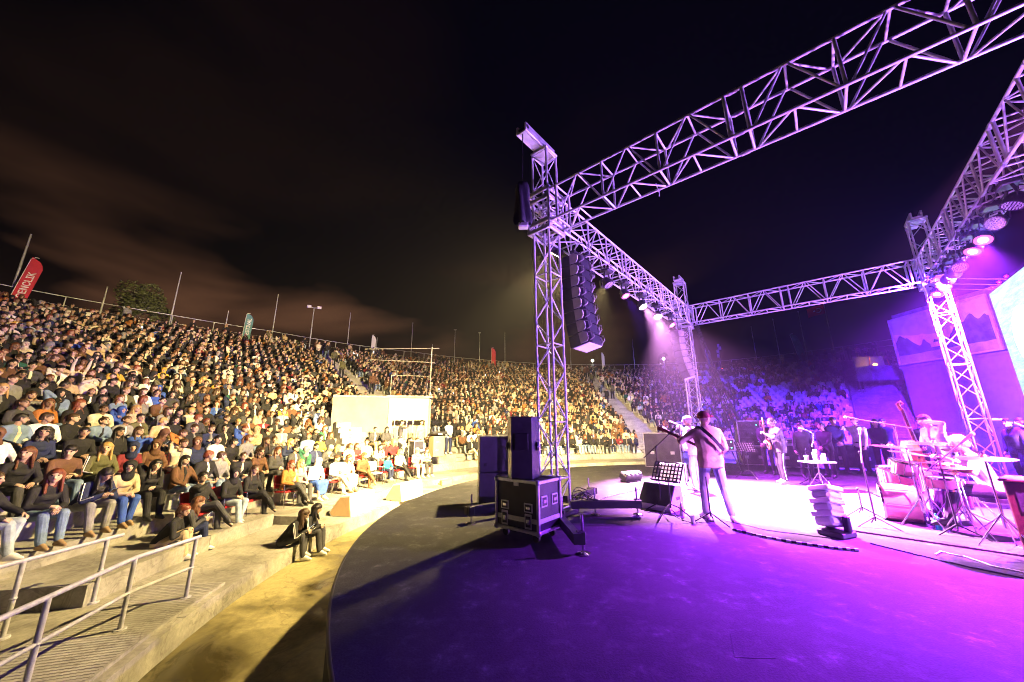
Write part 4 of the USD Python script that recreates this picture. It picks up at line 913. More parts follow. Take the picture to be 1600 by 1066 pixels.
BASE_LOOK = dict(body='skin_light', eye='eye_dark', eye_001='eye_dark', mouth='lips', top='cloth_black', shirt='cloth_white', trousers='cloth_black', shoe='shoe_black', shoe_001='shoe_black', hair='hair_black')
HAIRS = ['short', 'long', 'short', 'long', 'scarf', 'tied', 'short', 'long', 'short', 'curly', 'long', 'hood']
SEATED = list(POSES)
CLASS_OF = {}
for k, pz in enumerate(SEATED):
    for r in (0, 1, 2):
        hr = HAIRS[(k + r * 5) % len(HAIRS)]
        if (pz, hr) in CLASSES: hr = HAIRS[(k + r * 5 + 1) % len(HAIRS)]
        if (pz, hr) in CLASSES: continue
        jr = np.random.default_rng(k * 7 + r); po = dict(POSES[pz]); po['lean'] += jr.uniform(-6, 7); po['hy'] += jr.uniform(-14, 14); po['hp'] += jr.uniform(-4, 6)
        for a_ in 'LR': po[a_] = tuple(np.array(po[a_]) + jr.normal(0, .018, 3))
        fem = hr in ('long', 'scarf', 'tied', 'curly'); key = (pz, hr)
        define_class(key, person_meshes(po, hr, False, k + r * 3, 0, fem, jacket=1.04 + .07 * ((k * 2 + r) % 4), shirt=(k + r) % 2 == 0), BASE_LOOK)
STANDING = {'standing with arms hanging': dict(lean=1, hy=10, hp=0, L=(-.26, .05, .33), R=(.26, .06, .33), curl=.4), 'standing with hands together': dict(lean=2, hy=-10, hp=4, L=(-.02, .24, .52), R=(.03, .25, .53)),
            'standing and filming': dict(lean=0, hy=0, hp=-3, L=(-.20, .10, .36), R=(.08, .40, 1.02), phone=True), 'standing with arms folded': dict(lean=-3, hy=15, hp=0, L=(.13, .20, .78), R=(-.13, .23, .80))}
for k, (nm, pz) in enumerate(STANDING.items()):
    for hr in ('short', 'long'): define_class((nm, hr), person_meshes(pz, hr, True, k, 0, hr == 'long'), BASE_LOOK)

SHOE_LOOK = ['shoe_white', 'shoe_black', 'shoe_tan']
def person_copy(cls, name, label, loc, rz, look, group=None, scale=1.0, parent=None):
    path = numbered(path_of(parent), name); x = UsdGeom.Xform.Define(stage, path); x.GetPrim().GetReferences().AddInternalReference(cls)
    x.AddTranslateOp().Set(Gf.Vec3d(*map(float, loc))); x.AddRotateZOp().Set(math.degrees(rz)); x.AddScaleOp().Set(Gf.Vec3f(scale, scale, scale))
    look = dict(look)
    if 'shoes' in look: look['shoe'] = look['shoe_001'] = look.pop('shoes')
    for k, m in look.items():
        pr = stage.GetPrimAtPath(f'{path}/{k}')
        if pr: UsdShade.MaterialBindingAPI.Apply(pr).Bind(M[m])
    return tag(x.GetPrim(), label, 'person', group) if label else x.GetPrim()
def person_new(name, label, loc, rz, pose, hair, look, group=None, scale=1.0, **kw):
    """A person modelled for one place, with finer surfaces."""
    ms = person_meshes(pose, hair, det=1, **kw); t = thing(name, label, 'person', loc, rz, group, scale)
    look = dict(look)
    if 'shoes' in look: look['shoe'] = look['shoe_001'] = look.pop('shoes')
    lk = dict(BASE_LOOK, **look)
    for k in PKEYS:
        if ms.get(k) is not None: part({'top': look.get('_top', 'jacket'), 'hair': look.get('_hair', 'hair'), 'eye_001': 'eye', 'shoe_001': 'shoe'}.get(k, k), ms[k], lk[k], t, True)
    if '_phone' in ms: give_phone(ms['_phone'], loc, rz, scale, lab_of=label)
    return t, ms['_j']

# ------------------------------------------------------------------ the crowd
FOCUS = np.array([5.5, 8.0])
ORD = ['first', 'second', 'third', 'fourth', 'fifth', 'sixth', 'seventh', 'eighth', 'ninth', 'tenth', 'eleventh', 'twelfth', 'thirteenth', 'fourteenth', 'fifteenth', 'sixteenth', 'seventeenth', 'eighteenth', 'nineteenth', 'twentieth']
def ordinal(k):
    if k < 20: return ORD[k]
    tens = {20: 'twenty', 30: 'thirty', 40: 'forty', 50: 'fifty', 60: 'sixty', 70: 'seventy', 80: 'eighty', 90: 'ninety'}; k += 1
    if k >= 100: return 'hundred-and-' + ordinal(k - 101) if k > 100 else 'hundredth'
    t, u = k // 10 * 10, k % 10
    return (tens[t][:-1] + 'ieth') if u == 0 else tens[t] + '-' + ORD[u - 1]
TOPS = ['black'] * 30 + ['charcoal'] * 6 + ['grey'] * 4 + ['white'] * 4 + ['cream'] * 6 + ['beige'] * 5 + ['brown'] * 4 + ['ginger brown', 'mustard', 'navy', 'navy', 'navy', 'blue', 'denim blue', 'pale denim', 'maroon', 'maroon', 'red', 'olive', 'olive', 'green']
LEGS = ['black'] * 9 + ['charcoal', 'navy', 'denim blue', 'denim blue', 'denim blue', 'pale denim', 'pale denim', 'beige', 'grey', 'cream']
HC = ['black'] * 9 + ['brown'] * 7 + ['chestnut'] * 2 + ['red', 'blond']
def random_look(rg, hair):
    t = TOPS[rg.integers(len(TOPS))]; l = LEGS[rg.integers(len(LEGS))]; h = HC[rg.integers(len(HC))]
    lk = dict(body='skin_' + list(SKIN)[rg.integers(4)], top=cm(t), trousers=cm(l), shoes=SHOE_LOOK[rg.integers(3)], shirt=cm(['white', 'cream', 'black', 'grey'][rg.integers(4)]))
    if hair in ('scarf', 'hood', 'cap'): hcol = ['black', 'navy', 'cream', 'grey', 'brown', 'black'][rg.integers(6)] if hair != 'hood' else t; lk['hair'] = cm(hcol)
    else: hcol = h; lk['hair'] = 'hair_' + h
    return lk, t, hcol
HNAME = {'short': 'short {} hair', 'long': 'long {} hair', 'curly': 'curly {} hair', 'tied': 'tied {} hair', 'scarf': 'a {} headscarf', 'hood': 'a {} hood', 'cap': 'a {} cap'}
seats = []                                    # (row, angle, class key, position, turn)
taken = []                                    # places of the people modelled one by one below
def heading(P, rg=None, spread=.18):
    d = FOCUS - P[:2]; return math.atan2(d[1], d[0]) - math.pi / 2 + (rg.normal(0, spread) if rg is not None else 0)
def seat_pos(i, deg, back=.42): 
    R = (row_R(i, deg) if i >= 0 else 16.05) + back; return pol(R, deg, row_z(i) if i >= 0 else -.7)
def deg_for(i, px, back=.42):
    """The angle at which a seat of row i is seen in picture column px (looking for a head there)."""
    best = min(np.arange(100, 196, .05), key=lambda t: abs(proj([seat_pos(i, t, back) + (0, 0, 1.2)])[0, 0] - px) + (0 if proj([seat_pos(i, t, back)])[0, 2] > .5 else 1e4)); return float(best)
def in_view(P, mx=90):
    q = proj([P + np.array([0, 0, .9])])[0]; return q[2] > 1 and -mx < q[0] < 1600 + mx and q[1] > 300

# --- people in front, modelled one by one: (row, picture column, pose, hair, hair colour, top, trousers, shoes, extras, label)
FRONT = [
 (0, 70, dict(lean=24, hy=-34, hp=0, L=(-.05, .42, .60), R=(.12, .50, .66)), 'long', 'red', 'black', 'denim blue', 'shoe_tan', dict(female=True), 'person with long red hair, black cardigan and blue jeans at the bench end'),
 (0, 146, dict(lean=34, hy=-10, hp=34, L=(-.04, .50, .70), R=(.05, .50, .70), phone=True), 'long', 'black', 'navy', 'grey', 'shoe_tan', dict(female=True), 'person in navy tracksuit top and wide grey trousers bent over a phone'),
 (0, 192, dict(lean=22, hy=-30, hp=2, L=(-.02, .42, .64), R=(.06, .42, .62)), 'scarf', 'black', 'beige', 'blue', 'shoe_tan', dict(female=True), 'person in beige trench coat and black headscarf with blue trousers'),
 (0, 232, dict(lean=26, hy=-20, hp=8, L=(.02, .40, .66), R=(.06, .22, 1.0)), 'long', 'black', 'black', 'black', 'shoe_black', dict(female=True), 'long-haired person in black with a hand held to the face'),
 (1, 30, dict(lean=18, hy=-50, hp=2, L=(-.1, .36, .62), R=(.12, .36, .62)), 'long', 'chestnut', 'black', 'charcoal', 'shoe_black', dict(female=True), 'person in black jacket with white printed back and chestnut hair'),
 (1, 100, dict(lean=20, hy=-40, hp=14, L=(-.02, .40, .68), R=(.05, .42, .70), phone=True), 'short', 'black', 'brown', 'denim blue', 'shoe_black', dict(), 'person in brown leather jacket and blue jeans behind the red-haired woman'),
 (1, 160, dict(lean=12, hy=-30, hp=6, L=(-.1, .36, .62), R=(.1, .36, .62)), 'long', 'blond', 'olive', 'black', 'shoe_black', dict(female=True), 'fair-haired person in olive top behind the navy tracksuit'),
 (2, 125, dict(lean=14, hy=-14, hp=2, L=(-.05, .40, .66), R=(.06, .40, .64)), 'short', 'black', 'black', 'charcoal', 'shoe_white', dict(), 'dark-haired person in open-necked black shirt with clasped hands'),
 (1, 200, dict(lean=20, hy=-25, hp=4, L=(-.02, .42, .66), R=(.06, .40, .66)), 'scarf', 'navy', 'maroon', 'grey', 'shoe_white', dict(female=True), 'person in maroon pullover and navy headscarf leaning forward'),
 (1, 240, dict(lean=10, hy=-25, hp=2, L=(-.1, .36, .62), R=(.1, .36, .62)), 'scarf', 'brown', 'brown', 'brown', 'shoe_black', dict(female=True), 'person in brown coat and dark brown headscarf near the empty red chair'),
 (2, 65, dict(lean=8, hy=-30, hp=0, L=(-.02, .28, .64), R=(.05, .30, .64)), 'curly', 'black', 'navy', 'black', 'shoe_black', dict(female=True), 'dark curly-haired person in navy top with hands in the lap'),
 (-1, 318, dict(lean=-4, hy=-20, hp=0, L=(-.1, .34, .62), R=(.06, .20, 1.04), cross=True), 'short', 'black', 'black', 'charcoal', 'shoe_black', dict(), 'man in black leather jacket, hand on face and legs crossed on red chair'),
 (-1, 360, dict(lean=10, hy=-30, hp=4, L=(-.06, .34, .64), R=(.08, .34, .64)), 'hood', 'black', 'black', 'pale denim', 'shoe_white', dict(), 'hooded person in black puffer jacket and pale blue jeans, front chairs'),
 (-1, 395, dict(lean=4, hy=-16, hp=0, L=(-.05, .32, .64), R=(.08, .32, .64), cross=True), 'long', 'brown', 'black', 'black', 'shoe_black', dict(female=True), 'long brown-haired person in black leather jacket beside a red chair'),
 (0, 404, dict(lean=6, hy=-10, hp=2, L=(-.1, .34, .62), R=(.1, .34, .62)), 'curly', 'brown', 'brown', 'black', 'shoe_black', dict(female=True), 'curly-haired person in dark brown coat above the leather jacket'),
 (0, 430, dict(lean=10, hy=-14, hp=6, L=(-.02, .32, .66), R=(.05, .33, .66)), 'long', 'chestnut', 'charcoal', 'charcoal', 'shoe_black', dict(female=True, jacket=1.2), 'person in slate grey down jacket with chestnut hair'),
 (-1, 452, dict(lean=4, hy=-12, hp=4, L=(-.06, .32, .64), R=(.1, .32, .64), cross=True), 'long', 'red', 'ginger brown', 'charcoal', 'shoe_black', dict(female=True, jacket=1.12), 'ginger-haired person in rust brown coat with crossed legs in dark tights'),
 (-1, 466, dict(lean=8, hy=-8, hp=4, L=(-.06, .36, .64), R=(.08, .36, .64)), 'long', 'blond', 'grey', 'charcoal', 'shoe_black', dict(female=True), 'fair-haired person in grey top and dark trousers beside the rust brown coat'),
 (-1, 491, dict(lean=14, hy=10, hp=10, L=(-.1, .34, .66), R=(.1, .34, .66)), 'hood', 'white', 'white', 'blue', 'shoe_white', dict(female=True, jacket=1.25, skirt=True), 'person in white hoodie and long blue skirt on the front chairs'),
 (-1, 524, dict(lean=4, hy=16, hp=4, L=(-.1, .34, .62), R=(.1, .34, .62), cross=True), 'short', 'brown', 'pale denim', 'white', 'shoe_white', dict(female=True), 'person in pale denim jacket and white trousers on the front chairs'),
 (-1, 541, dict(lean=12, hy=30, hp=8, L=(-.1, .34, .62), R=(.1, .34, .62)), 'long', 'brown', 'cream', 'cream', 'shoe_tan', dict(female=True, jacket=1.2, skirt=True), 'person in long cream coat on the front chairs'),
 (-1, 566, dict(lean=8, hy=10, hp=6, L=(-.1, .34, .62), R=(.1, .34, .62), cross=True), 'long', 'chestnut', 'brown', 'brown', 'shoe_tan', dict(female=True, jacket=1.25), 'person in fluffy brown fur coat and brown boots on the front chairs'),
 (-1, 624, dict(lean=4, hy=0, hp=0, L=(-.1, .34, .62), R=(.1, .34, .62), cross=True), 'long', 'blond', 'cream', 'black', 'shoe_black', dict(female=True), 'fair-haired person in cream coat, black trousers crossed, next to the child'),
 (-1, 650, dict(lean=8, hy=-10, hp=4, L=(-.1, .34, .62), R=(.1, .34, .62)), 'hood', 'grey', 'grey', 'white', 'shoe_white', dict(), 'hooded person in grey and white right of the front chairs'),
 (-1, 664, dict(lean=10, hy=6, hp=14, L=(-.03, .38, .72), R=(.05, .38, .72), phone=True), 'long', 'brown', 'beige', 'charcoal', 'shoe_white', dict(female=True), 'last person of the front chairs, holding a bright phone'),
]
for row, px, pose, hr, hcol, top, leg, shoe, kw, lab in FRONT:
    dg = deg_for(row, px); P = seat_pos(row, dg); taken.append(P[:2])
    look = dict(body='skin_' + ['light', 'fair', 'olive'][px % 3], hair=cm(hcol) if hr in ('scarf', 'hood', 'cap') else 'hair_' + hcol, top=cm(top), trousers=cm(leg), shoes=shoe, _hair='headscarf' if hr == 'scarf' else 'hood' if hr == 'hood' else 'hair')
    t, J = person_new('person', lab, P, heading(P) + (0.0 if px > 250 else -.25), pose, hr, look, 'audience', 1.0, seed=px, **kw)
    if 'navy tracksuit' in lab:                # the white stripes down the sleeve
        for o in (-.016, .016):
            a, b, c = J['sh'][1], J['el'][1], J['wr'][1]; off = np.array([.055, .0, .02])
            MB().path([a + off + (0, o * 2, .03), a * .5 + b * .5 + off * 1.0 + (0, o * 2, .01), b + off * .9 + (0, o * 2, 0), b * .4 + c * .6 + off * .75 + (0, o * 2, .0)], .009, 5).build('sleeve_stripe', 'tape_white', t)
# child in turquoise between them
P = seat_pos(-1, deg_for(-1, 606)); taken.append(P[:2])
person_new('person', 'child in turquoise jacket sitting on a red front chair', P + (0, 0, .12), heading(P), dict(lean=6, hy=0, hp=2, L=(-.1, .34, .62), R=(.1, .34, .62)), 'short', dict(body='skin_light', hair='hair_brown', top=cm('turquoise'), trousers=cm('navy'), shoes='shoe_white'), 'audience', .74, seed=3)
# two people low on the bench by the railing, two on the kerb (placed by their feet)
for (x, y, zf, rz, pose, hr, hcol, top, leg, shoe, lab, sc) in [
 (283, 874, -.9, -1.15, dict(hz=.36, lean=30, hy=-24, hp=10, L=(-.02, .44, .68), R=(.05, .44, .70)), 'tied', 'red', 'black', 'beige', 'shoe_white', 'ginger-haired person in black jacket and beige trousers low on the bench', .92),
 (312, 860, -.9, -.95, dict(hz=.40, lean=20, hy=-10, hp=18, L=(-.03, .40, .74), R=(.06, .40, .76), phone=True), 'long', 'chestnut', 'charcoal', 'navy', 'shoe_white', 'person with dark trousers holding a lit phone beside the ginger-haired one', .92),
 (470, 874, -1.19, -1.35, dict(hz=.40, lean=34, hy=-6, hp=28, L=(-.02, .50, .68), R=(.05, .48, .70), phone=True), 'long', 'brown', 'black', 'charcoal', 'shoe_white', 'long-haired person in black striped tracksuit on the kerb, bent over a phone', .93),
 (496, 866, -1.19, -1.45, dict(hz=.40, lean=24, hy=22, hp=24, L=(-.03, .42, .72), R=(.04, .42, .74)), 'long', 'black', 'black', 'charcoal', 'shoe_white', 'long dark-haired person on the kerb beside the striped tracksuit', .93)]:
    P = at_z(x, y, zf) - rotz(rz) @ np.array([0, .42 * sc, 0])
    t, J = person_new('person', lab, P, rz, pose, hr, dict(body='skin_light', hair='hair_' + hcol, top=cm(top), trousers=cm(leg), shoes=shoe), 'audience', sc, seed=x, female=True)
    taken.append(P[:2])
    if 'striped' in lab:
        a, b, c = J['sh'][1], J['el'][1], J['wr'][1]
        for o in (-.014, .014): MB().path([a + (.045, o, .045), (a + b) / 2 + (.056, o, .02), b + (.05, o, .01), b * .4 + c * .6 + (.035, o, .02)], .007, 5).build('sleeve_stripe', 'tape_white', t)

# --- every seat of the rows
rg = np.random.default_rng(21)
KEYS = [k for k in CLASSES if k[0] in POSES]; WGT = np.array([.05 if k[0] == 'with both arms raised' else .3 if k[0] in ('clapping', 'holding a phone up') else 1.0 for k in KEYS]); WGT /= WGT.sum()
SKEYS = [k for k in CLASSES if k[0] in STANDING]
crowd, empty_seats = [], []
BOOTH_A = [(pol(20, 139.5)), ]
bc = (P0 + P1) / 2
wdir = (Q1 - P0) / np.linalg.norm(Q1 - P0); wlen = np.linalg.norm(Q1 - P0); wn = np.array([-wdir[1], wdir[0]])
if wn @ (at_d(480, 690, 16)[:2] - P0) < 0: wn = -wn
def blocked(P):
    q = P[:2] - P0; lx, ly = q @ u, q @ nrm; s, e = q @ wdir, q @ wn
    if -.4 < lx < W + .5 and -.9 < ly < 3.2 and P[2] < 3.0: return True
    if -2.2 < lx < W + 2.4 and -3.2 < ly < 0.2 and P[2] > -.2: return True
    if 0 < s < wlen + .2 and -.55 < e < 1.5: return True
    return -.3 < s < wlen and -2.5 < e <= 0 and P[2] < 2.9
for i in range(NROW):
    R = row_R(i, 110) + .42; pitch = math.degrees(.50 / R); t = 196.0
    seat_no = {}
    while t > (43.5 if i <= 3 else 35.0):
        t -= pitch; P = seat_pos(i, t)
        inaisle = any(abs(t - a) < math.degrees((w + .22) / row_R(i, a)) for a, w in AISLES)
        if inaisle or t < 43: continue
        if not in_view(P) or blocked(P): continue
        if any(np.hypot(*(P[:2] - q)) < .48 for q in taken): continue
        P = P + np.array([rg.normal(0, .03), rg.normal(0, .03), 0])
        # share of the seats that are filled: full on the left, thinning out past the third stairway
        fill = .985 if t > 80 else np.interp(t, [48, 56, 64, 72, 80], [.38, .52, .75, .93, .985])
        if t < 72: fill *= 1 - .75 * (meshkit.noise(np.array([t * .16, i * .35, 0.0])) > .60)
        if t < 53 and 3 <= i <= 10: fill = .06
        if rg.random() < fill: crowd.append((i, t, P, KEYS[rg.choice(len(KEYS), p=WGT)]))
        elif t < 80: empty_seats.append((i, t, seat_pos(i, t, .34)))
for lane, dens in ((.55, .75), (1.15, .55)):
    t = 176.0
    while t > 44:
        t -= math.degrees(.66 / 42); P = pol(rim_R(t) - 1.5 + lane + rg.normal(0, .1), t, Z_RIM)
        if in_view(P) and rg.random() < dens * (.22 if t > 140 else .45 if t > 120 else .9): crowd.append((NROW, t, P, SKEYS[rg.integers(len(SKEYS))]))
for a, w, ts in ((137.7, 1.15, [(.5, -.6), (.66, .5), (.83, -.3), (.93, .3), (.96, -.5)]), (88.0, 1.05, [(.55, -.5), (.60, .4), (.66, .1), (.72, -.6), (.8, .4), (.88, -.2), (.93, .5), (.97, .0), (.47, .6)]), (46.4, 1.35, [(.55, .6)])):
    for s, o in ts:
        i = int(s * NROW); P = pol(row_R(i, a) + .3, a + math.degrees(o / row_R(i, a)), row_z(i)); crowd.append((i, a, P, SKEYS[rg.integers(len(SKEYS))]))
# largest in the picture first
def size_of(c): return proj([c[2] + np.array([0, 0, .9])])[0, 2]
order = sorted(range(len(crowd)), key=lambda k: size_of(crowd[k]))
# a seat's place in its row, counted from the stairway
rank = {}
for i in range(-1, NROW + 1):
    for nm, lo, hi in (('left of the dark stairway', 138, 200), ('right of the dark stairway', 88.5, 137.7), ('right of the pale stairway', 30, 87.5)):
        ks = [k for k, c in enumerate(crowd) if c[0] == i and lo < c[1] <= hi]; ks.sort(key=lambda k: crowd[k][1] * (1 if 'left' in nm else -1))
        for r, k in enumerate(ks): rank[k] = (r, nm)
NIND = 262
single = [k for k in order if k in rank and not any(False for _ in ())][:NIND]; ss = set(single)
ROWN = lambda i: 'rim platform' if i == NROW else f'{ordinal(i)} row'
PSHORT = {'with both hands resting on the knees': 'hands on knees', 'with hands folded in the lap': 'hands folded', 'with arms crossed': 'arms crossed', 'leaning forward on the elbows': 'leaning forward', 'looking down at a phone': 'reading a phone', 'holding a phone up': 'raising a phone', 'with a hand at the chin': 'hand at chin',
          'turned towards a neighbour': 'head turned', 'clapping': 'clapping', 'with legs crossed': 'legs crossed', 'leaning back': 'leaning back', 'with both arms raised': 'arms raised'}
for k in single:
    i, t, P, key = crowd[k]; look, top, hcol = random_look(rg, key[1]); r, nm = rank[k]
    lab = f'{top} top, {HNAME[key[1]].format(hcol)}, {PSHORT.get(key[0], "standing")}, {ROWN(i)}, {ordinal(r)} {nm.replace("of the ", "of ")}'
    lab = lab.replace('left of dark', 'left of the dark').replace('right of', 'right of the')
    wds = lab.split()
    if len(wds) > 16: lab = lab.replace(' top,', ',', 1)
    if len(lab.split()) > 16: lab = lab.replace(PSHORT.get(key[0], '') + ', ', '', 1)
    hd_, sc_ = heading(P, rg), rg.uniform(.94, 1.06)
    person_copy(CLASSES[key], 'person', lab, P, hd_, look, 'audience', sc_)
    if key in PHONE: give_phone(PHONE[key], P, hd_, sc_, lab.replace(' reading a phone', '').replace(' raising a phone', ''))
# the rest: one scattered mass
inst = UsdGeom.PointInstancer.Define(stage, '/World/seated_crowd'); tag(inst.GetPrim(), 'dense mass of seated spectators filling the upper rows', 'crowd', None, 'stuff')
protos = []
for v in range(4):
    for key in list(KEYS) + (SKEYS if v < 2 else []):
        look, _, _ = random_look(rg, key[1]); person_copy(CLASSES[key], 'person', None, (0, 0, 0), 0, look, None, 1.0, '/World/seated_crowd'); protos.append((key, sorted(_count)[0]))
names = []
keyix = {}
k = 0
for v in range(4):
    for key in list(KEYS) + (SKEYS if v < 2 else []):
        names.append(Sdf.Path('/World/seated_crowd/person' + (f'_{k:03d}' if k else ''))); keyix.setdefault(key, []).append(k); k += 1
inst.CreatePrototypesRel().SetTargets(names)
pos, ori, ids, sca = [], [], [], []
for k, c in enumerate(crowd):
    if k in ss: continue
    i, t, P, key = c; a = heading(P, rg); pos.append(Gf.Vec3f(*map(float, P))); ori.append(Gf.Quath(math.cos(a / 2), 0, 0, math.sin(a / 2))); l = keyix[key]; ids.append(l[rg.integers(len(l))]); s = rg.uniform(.93, 1.07); sca.append(Gf.Vec3f(s, s, s))
inst.CreatePositionsAttr(pos); inst.CreateOrientationsAttr(ori); inst.CreateProtoIndicesAttr(ids); inst.CreateScalesAttr(sca)
print('crowd', len(crowd), 'single', len(single), 'empty', len(empty_seats))

# ------------------------------------------------------------------ seats and chairs
def zat(y, foot):
    lo, hi = -3.0, 30.0
    for _ in range(50):
        m = (lo + hi) / 2
        if proj([[foot[0], foot[1], m]])[0, 1] > y: lo = m
        else: hi = m
    return m
def seat_parts(m):
    b = MB(); prof = [(-.0, .40), (.03, .385), (.06, .40), (-.10, .80)]
    W_ = [(-.20, .0), (-.12, .025), (.12, .025), (.20, .0)]
    pan, bk = [], []
    for yy, z in ((.20, .42), (.19, .40), (-.14, .385), (-.20, .41)):
        pan += [[x, yy, z - (.02 if abs(x) < .15 else 0)] for x in (-.205, -.13, 0, .13, .205)]
    for yy, z, w in ((-.20, .41, .205), (-.225, .55, .215), (-.26, .74, .205), (-.275, .80, .16)):
        bk += [[x * w / .205, yy - (.03 if abs(x) < .15 else 0), z] for x in (-.205, -.13, 0, .13, .205)]
    def shell(P, th):
        P = np.array(P); f = np.array([[r * 5 + c, r * 5 + c + 1, r * 5 + c + 6, r * 5 + c + 5] for r in range(3) for c in range(4)]); q = P + th
        e = [[c, c + 1] for c in range(4)] + [[r * 5 + 4, r * 5 + 9] for r in range(3)] + [[15 + c + 1, 15 + c] for c in range(3, -1, -1)] + [[r * 5 + 5, r * 5] for r in range(2, -1, -1)]
        return MB().add(P, f).add(q, f[:, ::-1]).add(np.vstack([P, q]), [[a, c, c + 20, a + 20] for a, c in e])
    return shell(pan, np.array([0, 0, -.022])).get(), shell(bk, np.array([0, -.022, 0])).get(), MB().box((0, -.06, .2), (.30, .05, .37)).get()
SP = seat_parts(0)
for nm, m in (('pale', 'grey_seat'),):
    stage.CreateClassPrim('/World/seat_class')
    for k, ms in zip(('seat_pan', 'backrest', 'bracket'), SP): usdkit.mesh(stage, f'/World/seat_class/{k}', tidy(ms), M[m if k != 'bracket' else 'galvanised'], True)
def front_yaw(P): return math.atan2(FOCUS[1] - P[1], FOCUS[0] - P[0]) - math.pi / 2
empty_seats.sort(key=lambda s: proj([s[2]])[0, 2])
cnt = {}
for i, t, P in sorted(empty_seats[:150], key=lambda s: (s[0], s[1])):
    k = cnt.get(i, 0); cnt[i] = k + 1
    x = thing('stadium_seat', f'empty pale grey plastic stadium seat, {ordinal(i)} row, {ordinal(k)} empty one from the wide stairway', 'seat', P, front_yaw(P), 'empty stadium seats in the half-filled block')
    x.GetReferences().AddInternalReference('/World/seat_class'); x.SetInstanceable(True)
si = UsdGeom.PointInstancer.Define(stage, '/World/occupied_seats'); tag(si.GetPrim(), 'pale plastic stadium seats under and between the spectators', 'seats', None, 'stuff')
UsdGeom.Xform.Define(stage, '/World/occupied_seats/seat').GetPrim().GetReferences().AddInternalReference('/World/seat_class'); si.CreatePrototypesRel().SetTargets([Sdf.Path('/World/occupied_seats/seat')])
ps = [(c[2], c[1]) for c in crowd if c[0] < NROW and c[3] in KEYS] + [(e[2], e[1]) for e in empty_seats[150:]]
pp, oo = [], []
for P, t in ps:
    a = math.radians(t) + math.pi / 2; q = P - np.array([math.cos(math.radians(t)), math.sin(math.radians(t)), 0]) * -.02; pp.append(Gf.Vec3f(*map(float, q))); oo.append(Gf.Quath(math.cos(a / 2), 0, 0, math.sin(a / 2)))
si.CreatePositionsAttr(pp); si.CreateOrientationsAttr(oo); si.CreateProtoIndicesAttr([0] * len(pp))

def chair(lab, P, rz, m='red_seat', grp='chairs of the front row'):
    t = thing('chair', lab, 'chair', P, rz, grp)
    MB().box((0, .02, .44), (.44, .42, .05), None, .02).build('seat', m, t, False)
    MB().box((0, -.215, .70), (.44, .04, .36), rotx(.14), .018).build('backrest', m, t, False)
    for s in (-1, 1):
        MB().path([(s * .22, .24, 0), (s * .22, .20, .43), (s * .22, .16, .66)], .012, 6).build('leg', 'chrome', t)
        MB().path([(s * .22, -.26, 0), (s * .22, -.20, .43), (s * .21, -.26, .88)], .012, 6).build('leg', 'chrome', t)
        MB().box((s * .235, -.02, .665), (.045, .34, .03), None, .01).build('armrest', m, t, False)
    return t
for k, px in enumerate((318, 360, 395, 452, 466, 491, 524, 541, 566, 606, 624, 650, 664)):
    P = seat_pos(-1, deg_for(-1, px)); chair(['red chair under the man in the leather jacket', 'red chair under the hooded puffer jacket', 'red chair under the long brown-haired person', 'red chair under the rust brown coat', 'red chair under the fair-haired person in grey', 'red chair under the white hoodie', 'red chair under the pale denim jacket', 'red chair under the cream coat', 'red chair under the fluffy fur coat', 'red chair under the child in turquoise', 'red chair under the fair-haired person beside the child', 'red chair under the hooded person in grey and white', 'red chair at the end of the front row'][k], P - np.array([0, 0, .02]), heading(P))
for px, row, lab, m in ((270, 1, 'empty bright red chair in the front left rows', 'red_seat'), (545, 0, 'left of two empty red chairs behind the white hoodie', 'red_seat'), (563, 0, 'right of two empty red chairs behind the white hoodie', 'red_seat'), (588, -1, 'empty white metal chair left of the child in turquoise', 'white_shell'), (8, 1, 'empty pale chair at the left picture edge beside the red-haired woman', 'grey_seat')):
    dg = deg_for(row, px); P = seat_pos(row, dg, .55 if row >= 0 else .42); chair(lab, P, heading(P), m)

# ------------------------------------------------------------------ beside the booth: platform, staff, desk
pf = [at_d(600, 730, 16.6)[:2], at_d(712, 733, 18.6)[:2], at_d(712, 725, 20.2)[:2], at_d(600, 725, 18.3)[:2]]
pm = trimesh.creation.extrude_polygon(Polygon(pf), 1.25, engine='earcut'); pm.apply_translation([0, 0, -1.15]); PZ = .10
tag(part('booth_platform', pm, 'kerb_concrete', None, False), 'raised concrete platform in front of the white control booth', 'platform')
def on_platform(px, dep): P = at_d(px, 700, dep); return np.array([P[0], P[1], PZ])
STAFF = [(624, 17.6, 'standing and filming', 'short', 'charcoal', 'white', 'man in dark jacket and white trousers filming in front of the booth'), (656, 17.9, 'standing with arms hanging', 'short', 'beige', 'grey', 'man in beige top and grey trousers in front of the booth opening'), (700, 18.6, 'standing with hands together', 'short', 'pale denim', 'navy', 'person in pale blue top behind the sloping desk')]
for px, dep, pz, hr, tp_, lg_, lab in STAFF:
    P = on_platform(px, dep); person_copy(CLASSES[(pz, hr)], 'person', lab, P, heading(P) + (1.0 if px == 624 else 0), dict(top=cm(tp_), trousers=cm(lg_), shoes='shoe_white'), None, 1.02)
for px, dep, key, tp_, lab in ((583, 17.6, ('with both hands resting on the knees', 'short'), 'charcoal', 'left of two men in dark jackets sitting by the booth wall'), (602, 17.6, ('looking down at a phone', 'tied') if ('looking down at a phone', 'tied') in CLASSES else KEYS[3], 'charcoal', 'right of two men in dark jackets sitting by the booth wall')):
    P = at_d(px, 690, dep); P[2] = .18; person_copy(CLASSES[key], 'person', lab, P, heading(P), dict(top=cm(tp_), trousers=cm('beige'), shoes='shoe_black', hair='hair_black'), None, 1.05)
    bx = MB().box((P[0], P[1], P[2] + .2), (.5, .5, .42), None, .03); tag(bx.build('box_seat', 'black_plastic', smooth=False), f'black box serving as seat for the {"left" if px < 590 else "right"} man by the booth wall', 'box')
